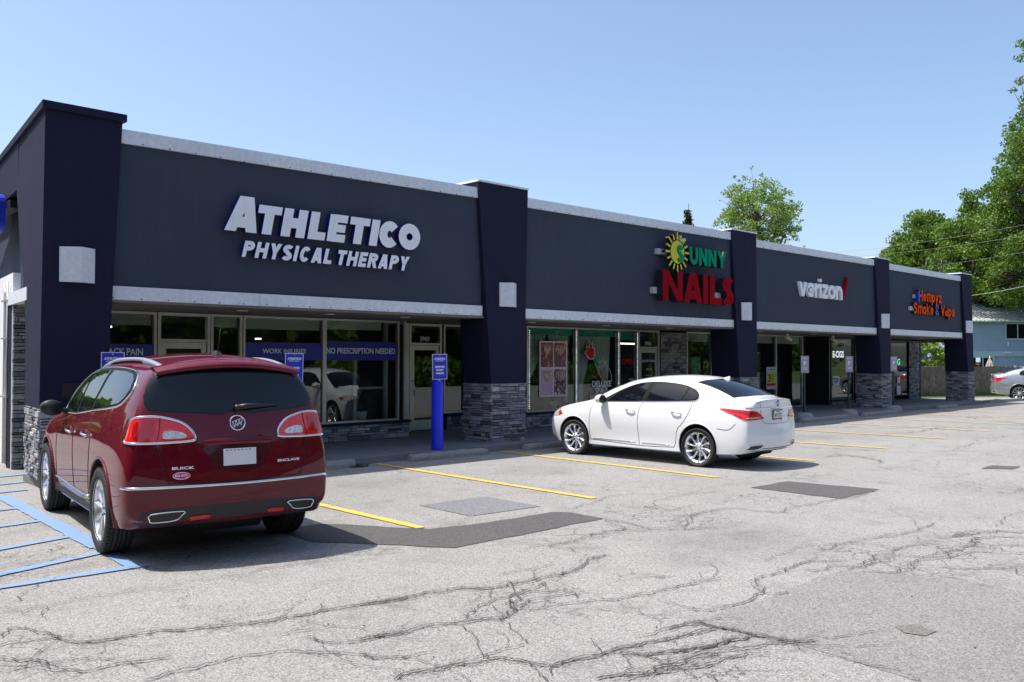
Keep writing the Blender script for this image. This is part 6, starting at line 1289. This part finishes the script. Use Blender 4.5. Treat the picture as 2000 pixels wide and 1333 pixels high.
# blue house
hp = at(1890, 62); Hs = thing('blue_house', 'two storey pale blue house with grey metal roof beyond the fence', 'house', hp, math.atan2(_r2.y, _r2.x)+rad(4)); W_ = 13.0
def hb(name, *bx, mat='siding', parent=None, par=None):
    m = MB()
    for b in bx: m.box(*b, mat)
    return m.build(name, par or Hs)
m = MB(); m.box(0, W_, 0, 9, 0, 4.55, 'siding'); z = .1
while z < 4.5: m.hexa([(-.02, -.03, z), (W_+.02, -.03, z), (W_+.02, 0, z), (-.02, 0, z)], [(-.02, -.006, z+.125), (W_+.02, -.006, z+.125), (W_+.02, 0, z+.125), (-.02, 0, z+.125)], 'siding'); z += .13
m.build('wall', Hs)
m = MB(); e = .5
m.add([(-.4, -e, 4.5), (W_+.4, -e, 4.5), (W_+.4, 4.5, 6.35), (-.4, 4.5, 6.35), (W_+.4, 9.5, 4.5), (-.4, 9.5, 4.5)], [(0, 1, 2, 3), (3, 2, 4, 5)], 'roof'); m.add([(-.4, -e, 4.42), (W_+.4, -e, 4.42), (W_+.4, -e, 4.5), (-.4, -e, 4.5)], [(0, 1, 2, 3)], 'siding_trim'); m.add([(-.4, -e, 4.42), (W_+.4, -e, 4.42), (W_+.4, 0, 4.46), (-.4, 0, 4.46)], [(0, 1, 2, 3)], 'siding_trim')
x = -.3
while x < W_+.3: m.hexa([(x, -e, 4.502), (x+.05, -e, 4.502), (x+.05, 4.5, 6.352), (x, 4.5, 6.352)], [(x+.01, -e, 4.56), (x+.04, -e, 4.56), (x+.04, 4.5, 6.41), (x+.01, 4.5, 6.41)], 'roof'); x += .30
m.build('roof', Hs)
hb('band', (-.05, W_+.05, -.10, -.031, 2.05, 2.42), mat='siding_trim')
def hwin(x0, x1, z0, z1):
    m = MB()
    for b in ((x0-.1, x1+.1, z0-.12, z0), (x0-.1, x1+.1, z1, z1+.1), (x0-.1, x0, z0, z1), (x1, x1+.1, z0, z1), ((x0+x1)/2-.03, (x0+x1)/2+.03, z0, z1)): m.box(b[0], b[1], -.09, -.035, b[2], b[3], 'siding_trim')
    f = m.build('window', Hs); m = MB(); m.box(x0, x1, -.06, -.04, z0, z1, 'dark_glass'); m.build('pane', f)
hwin(2.75, 4.4, 3.30, 4.30); hwin(.35, 1.75, .7, 1.95); hwin(6.2, 7.6, 3.3, 4.3)
m = MB(); m.box(2.6, 3.0, -.25, -.1, 2.25, 2.36, 'white'); m.box(2.85, 2.90, -.14, -.035, 2.75, 3.1, 'white'); m.build('porch_light', Hs)
# folded patio umbrella
U = thing('patio_umbrella', 'closed beige striped patio umbrella standing behind the fence', 'umbrella', at(1933, 52)); m = MB(); m.tube([(0, 0, 0), (0, 0, 2.05)], .025, 'white'); m.build('pole', U); m = MB(); um = simple('beige_canvas', (.45, .40, .34), .8, 0, .3, 9)
vs = []
for k in range(16): a = k*math.pi/8; r = .30 if k % 2 else .2; vs.append((r*math.cos(a), r*math.sin(a), 1.15))
vs2 = [(x*.55, y*.55, 1.65) for x, y, z in vs]; m.add(vs+vs2+[(0, 0, 2.0)], [(k, (k+1) % 16, 16+(k+1) % 16, 16+k) for k in range(16)]+[(16+k, 16+(k+1) % 16, 32) for k in range(16)], um); m.build('canopy', U)
b = thing('bird_feeder_post', 'weathered post with bird feeder behind the fence', 'bird feeder', at(1911, 50)); m = MB(); m.tube([(0, 0, 0), (0, 0, 1.9)], .05, 'fence'); m.build('post', b); m = MB(); m.box(-.2, .2, -.1, .1, 1.55, 1.62, 'fence'); m.box(-.1, .1, -.1, .1, 1.7, 1.95, 'white'); m.build('feeder', b)
# far silver car (right edge)
fh = Vector((_r2.x, _r2.y)).normalized(); fc = Vector(at(1986, 41.5))
saloon('silver_paint', 'silver sedan cut by the right edge of the picture near the fence', (fc.x, fc.y, 0), math.atan2(fh.y, fh.x)-rad(24), False)
# trees
tree(at(2035, 62), 'big leafy tree filling the right edge of the picture above the blue house', [(-4.1, 0, 13.4, 1.6, 2.0, 1.4), (-3.2, 0, 16.3, 1.4, 2.0, 1.3), (-1.2, 0, 14.0, 2.6, 3.0, 2.6), (-3.0, 0, 10.8, 2.5, 3, 2.2), (1.5, 0, 10, 4, 4, 3.5), (-1.6, -1, 17.8, 1.7, 2.2, 1.6), (-3.4, .5, 7.6, 2.6, 3, 2.0), (-1.7, 0, 20.8, 1.2, 1.6, 1.5), (3, 0, 17, 3, 3, 5), (-.4, 0, 23, 1.6, 1.5, 1.4)], 7, .42, 85000, .135, 'leaf', 11)
tree(at(1925, 66), 'broad green tree standing just left of the tallest tree', [(0, 0, 10.6, 3.0, 3, 3.0), (-2.8, 0, 8.6, 2.3, 3, 2.2), (1.4, 0, 13.2, 1.8, 2.4, 1.6), (1.5, 0, 6.2, 3, 3, 2.0)], 5, .36, 62000, .14, 'leaf', 12)
tree(at(1815, 74), 'rounded olive green tree above the second column from the right', [(0, 0, 10.6, 3.0, 3, 3.0), (-2.7, 0, 8.6, 2.2, 2.6, 2.4), (2.4, 0, 9.6, 2.4, 3, 2.8), (-.6, 0, 12.4, 2.0, 2, 1.4)], 5, .36, 50000, .14, 'leaf', 13)
tree(at(1745, 80), 'lower bushy green tree at the left end of the tree row', [(0, 0, 8.8, 2.4, 3, 2.4), (1.8, 0, 10.4, 2.0, 2.4, 2.2), (-1.2, 0, 8.0, 1.2, 2, 1.6)], 4, .3, 32000, .14, 'leaf', 14)
for k, (px, D) in enumerate(((1870, 90), (1960, 95), (2050, 88), (2120, 75))):
    tree(at(px, D), ('dark tree filling the gap behind the olive green tree', 'dark tree rising behind the roof of the blue house', 'tree behind the tallest tree at the right edge', 'tree beyond the right edge of the lot')[k], [(0, 0, 7, 5, 4, 4.5), (2, 0, 10, 3, 3, 3), (-3, 0, 5, 3.5, 3, 3.5)], 4, .35, 22000, .22, 'leaf', 20+k)
tree(at(1484, 60), 'sparse young tree with pale yellow green leaves above the middle roof line', [(-.3, 0, 11.4, 2.8, 2.5, 2.2), (-2.9, 0, 10.0, 1.8, 2.2, 1.2), (2.4, 0, 11.1, 1.9, 2, 1.4), (4.2, 0, 8.9, 2.1, 2, 1.0), (-.8, 0, 13.5, 1.3, 1.5, 1.1), (.4, 0, 8.8, 3.0, 2.5, 1.2), (2.5, 0, 13.2, 1.1, 1, .7), (-2.4, 0, 12.1, 1.3, 1.4, .9), (3.9, 0, 11.6, 1.0, 1, .8)], 6.5, .2, 15500, .10, 'leaf_bright', 31, spread=.24, nb=420)
conifer(at(1345, 62), 12.6, 1.6, 2400, 'dark spruce tip showing above the roof left of the sparse tree')
tree(at(1818, 50), 'bright green bush seen through the open end of the arcade above the fence', [(0, 0, 2.0, 1.5, 1.2, 1.0), (.4, 0, 2.9, .8, 1, .6), (-.6, 0, 2.6, .7, 1, .5)], 1.2, .08, 8000, .09, 'leaf_bright', 41, name='bush')
tree(at(1785, 70), 'dark tree seen through the open end of the arcade', [(0, 0, 4, 3.5, 3, 3.5)], 2, .25, 9000, .22, 'leaf', 42)
# trees across the road behind the camera: what the shop windows and car paint reflect
for k in range(9):
    x = -14+k*10.5+rnd.uniform(-1.5, 1.5); y = -26+rnd.uniform(-2, 2); h = rnd.uniform(11, 15)
    if k < 2: src = tree((x, y, 0), 'tree across the road reflected in the shop windows', [(0, 0, h*.62, 5.2, 4, h*.38), (2.5, 0, h*.45, 3.5, 3, h*.3), (-3, 0, h*.4, 3.5, 3, h*.32)], 3.5, .35, 15000, .34, 'leaf', 60+k, group='trees across the road')
    else: copy_tree([t0, t1][k % 2], (x, y, 0), rnd.uniform(0, 6))
    if k == 0: t0 = src
    if k == 1: t1 = src
for k in range(5): copy_tree([t0, t1][k % 2], (-18+rnd.uniform(-1.5, 1.5), -8+k*9.5, 0), rnd.uniform(0, 6))
n = 60000; rg = np.random.default_rng(9); u = rg.uniform(0, 1, n); P = np.stack([-60+190*u, -35+rg.normal(size=n)*2.2, np.abs(rg.uniform(0, 1, n))**.8*(11+3*np.sin(u*47)+2*np.sin(u*111))], 1)
w_ = leaves_mesh('woodland', P, None, .75, 'leaf', None, 77); tag(w_, 'dense line of woods across the road', None, None, 'stuff')
n = 26000; u = rg.uniform(0, 1, n); P = np.stack([-38+rg.normal(size=n)*2., -40+120*u, np.abs(rg.uniform(0, 1, n))**.8*(10+3*np.sin(u*31))], 1)
w_ = leaves_mesh('woodland', P, None, .75, 'leaf', None, 78); tag(w_, 'woods beyond the left end of the lot', None, None, 'stuff')
n = 26000; u = rg.uniform(0, 1, n); P = np.stack([-34+50*u, 34+8*u+rg.normal(size=n)*1.6, np.abs(rg.uniform(0, 1, n))**.8*(5.0+1.6*np.sin(u*41)+1.0*np.sin(u*97))], 1)
w_ = leaves_mesh('woodland', P, None, .6, 'leaf', None, 81); tag(w_, 'woods behind the building on the left side', None, None, 'stuff')
n = 16000; u = rg.uniform(0, 1, n); P = np.stack([-14+rg.normal(size=n)*.7, -12+50*u, np.abs(rg.uniform(0, 1, n))*(2.3+.6*np.sin(u*37))], 1)  # unseen hedge, added to darken what the car paint reflects
w_ = leaves_mesh('hedge', P, None, .22, 'leaf', None, 79); tag(w_, 'unseen leafy hedge added at the left to darken reflections', None, None, 'stuff')
n = 22000; u = rg.uniform(0, 1, n); P = np.stack([-14+80*u, -11.5+rg.normal(size=n)*.6, np.abs(rg.uniform(0, 1, n))*(1.5+.5*np.sin(u*61))], 1)  # unseen hedge, put in to darken the lower shop window reflections
w_ = leaves_mesh('hedge', P, None, .22, 'leaf', None, 80); tag(w_, 'unseen low hedge added on the road side to darken reflections', None, None, 'stuff')
# overhead wires
def wire(a, b, sag, r, lab, mat='alu_dark'):
    a, b = Vector(a), Vector(b); m = MB(); m.tube([a.lerp(b, k/24)-Vector((0, 0, sag*4*(k/24)*(1-k/24))) for k in range(25)], r*.45, mat, 5); o = m.build('power_line'); tag(o, lab, 'power line', 'overhead wires over the trees at right')
def atz(px, py, dist): d = camray(px, py); k = dist/d.dot(_f); return (d.x*k, d.y*k, EYE+d.z*k)
wire(atz(1560, 500, 60), atz(2080, 424, 42), .25, .013, 'uppermost thin wire crossing the trees at right', 'alu')
wire(atz(1560, 508, 60), atz(2080, 448, 42), .25, .013, 'second thin wire crossing the trees at right', 'alu')
wire(atz(1700, 530, 60), atz(2080, 478, 42), .2, .013, 'third thin wire just above the last roof trim', 'alu')
wire(atz(1850, 582, 55), atz(2080, 540, 38), .15, .018, 'bright cable in front of the dark trees over the blue house', 'white')
# small roof fixtures
for px, lab in ((1822, 'short black pipe on the roof edge above the vape shop sign'), (1846, 'black vent pole with prongs on the roof edge near the last column')):
    p = px; m = MB(); X_ = {1822: 37.0, 1846: 38.6}[px]; m.tube([(0, 0, 0), (0, 0, .42)], .04, 'black'); 
    if px == 1846: m.tube([(0, 0, 0), (0, 0, .65)], .03, 'black'); m.tube([(-.12, 0, .45), (.12, 0, .45)], .02, 'black')
    o = m.build('roof_pipe'); o.location = (X_, 14.3, 5.36); tag(o, lab, 'pipe')
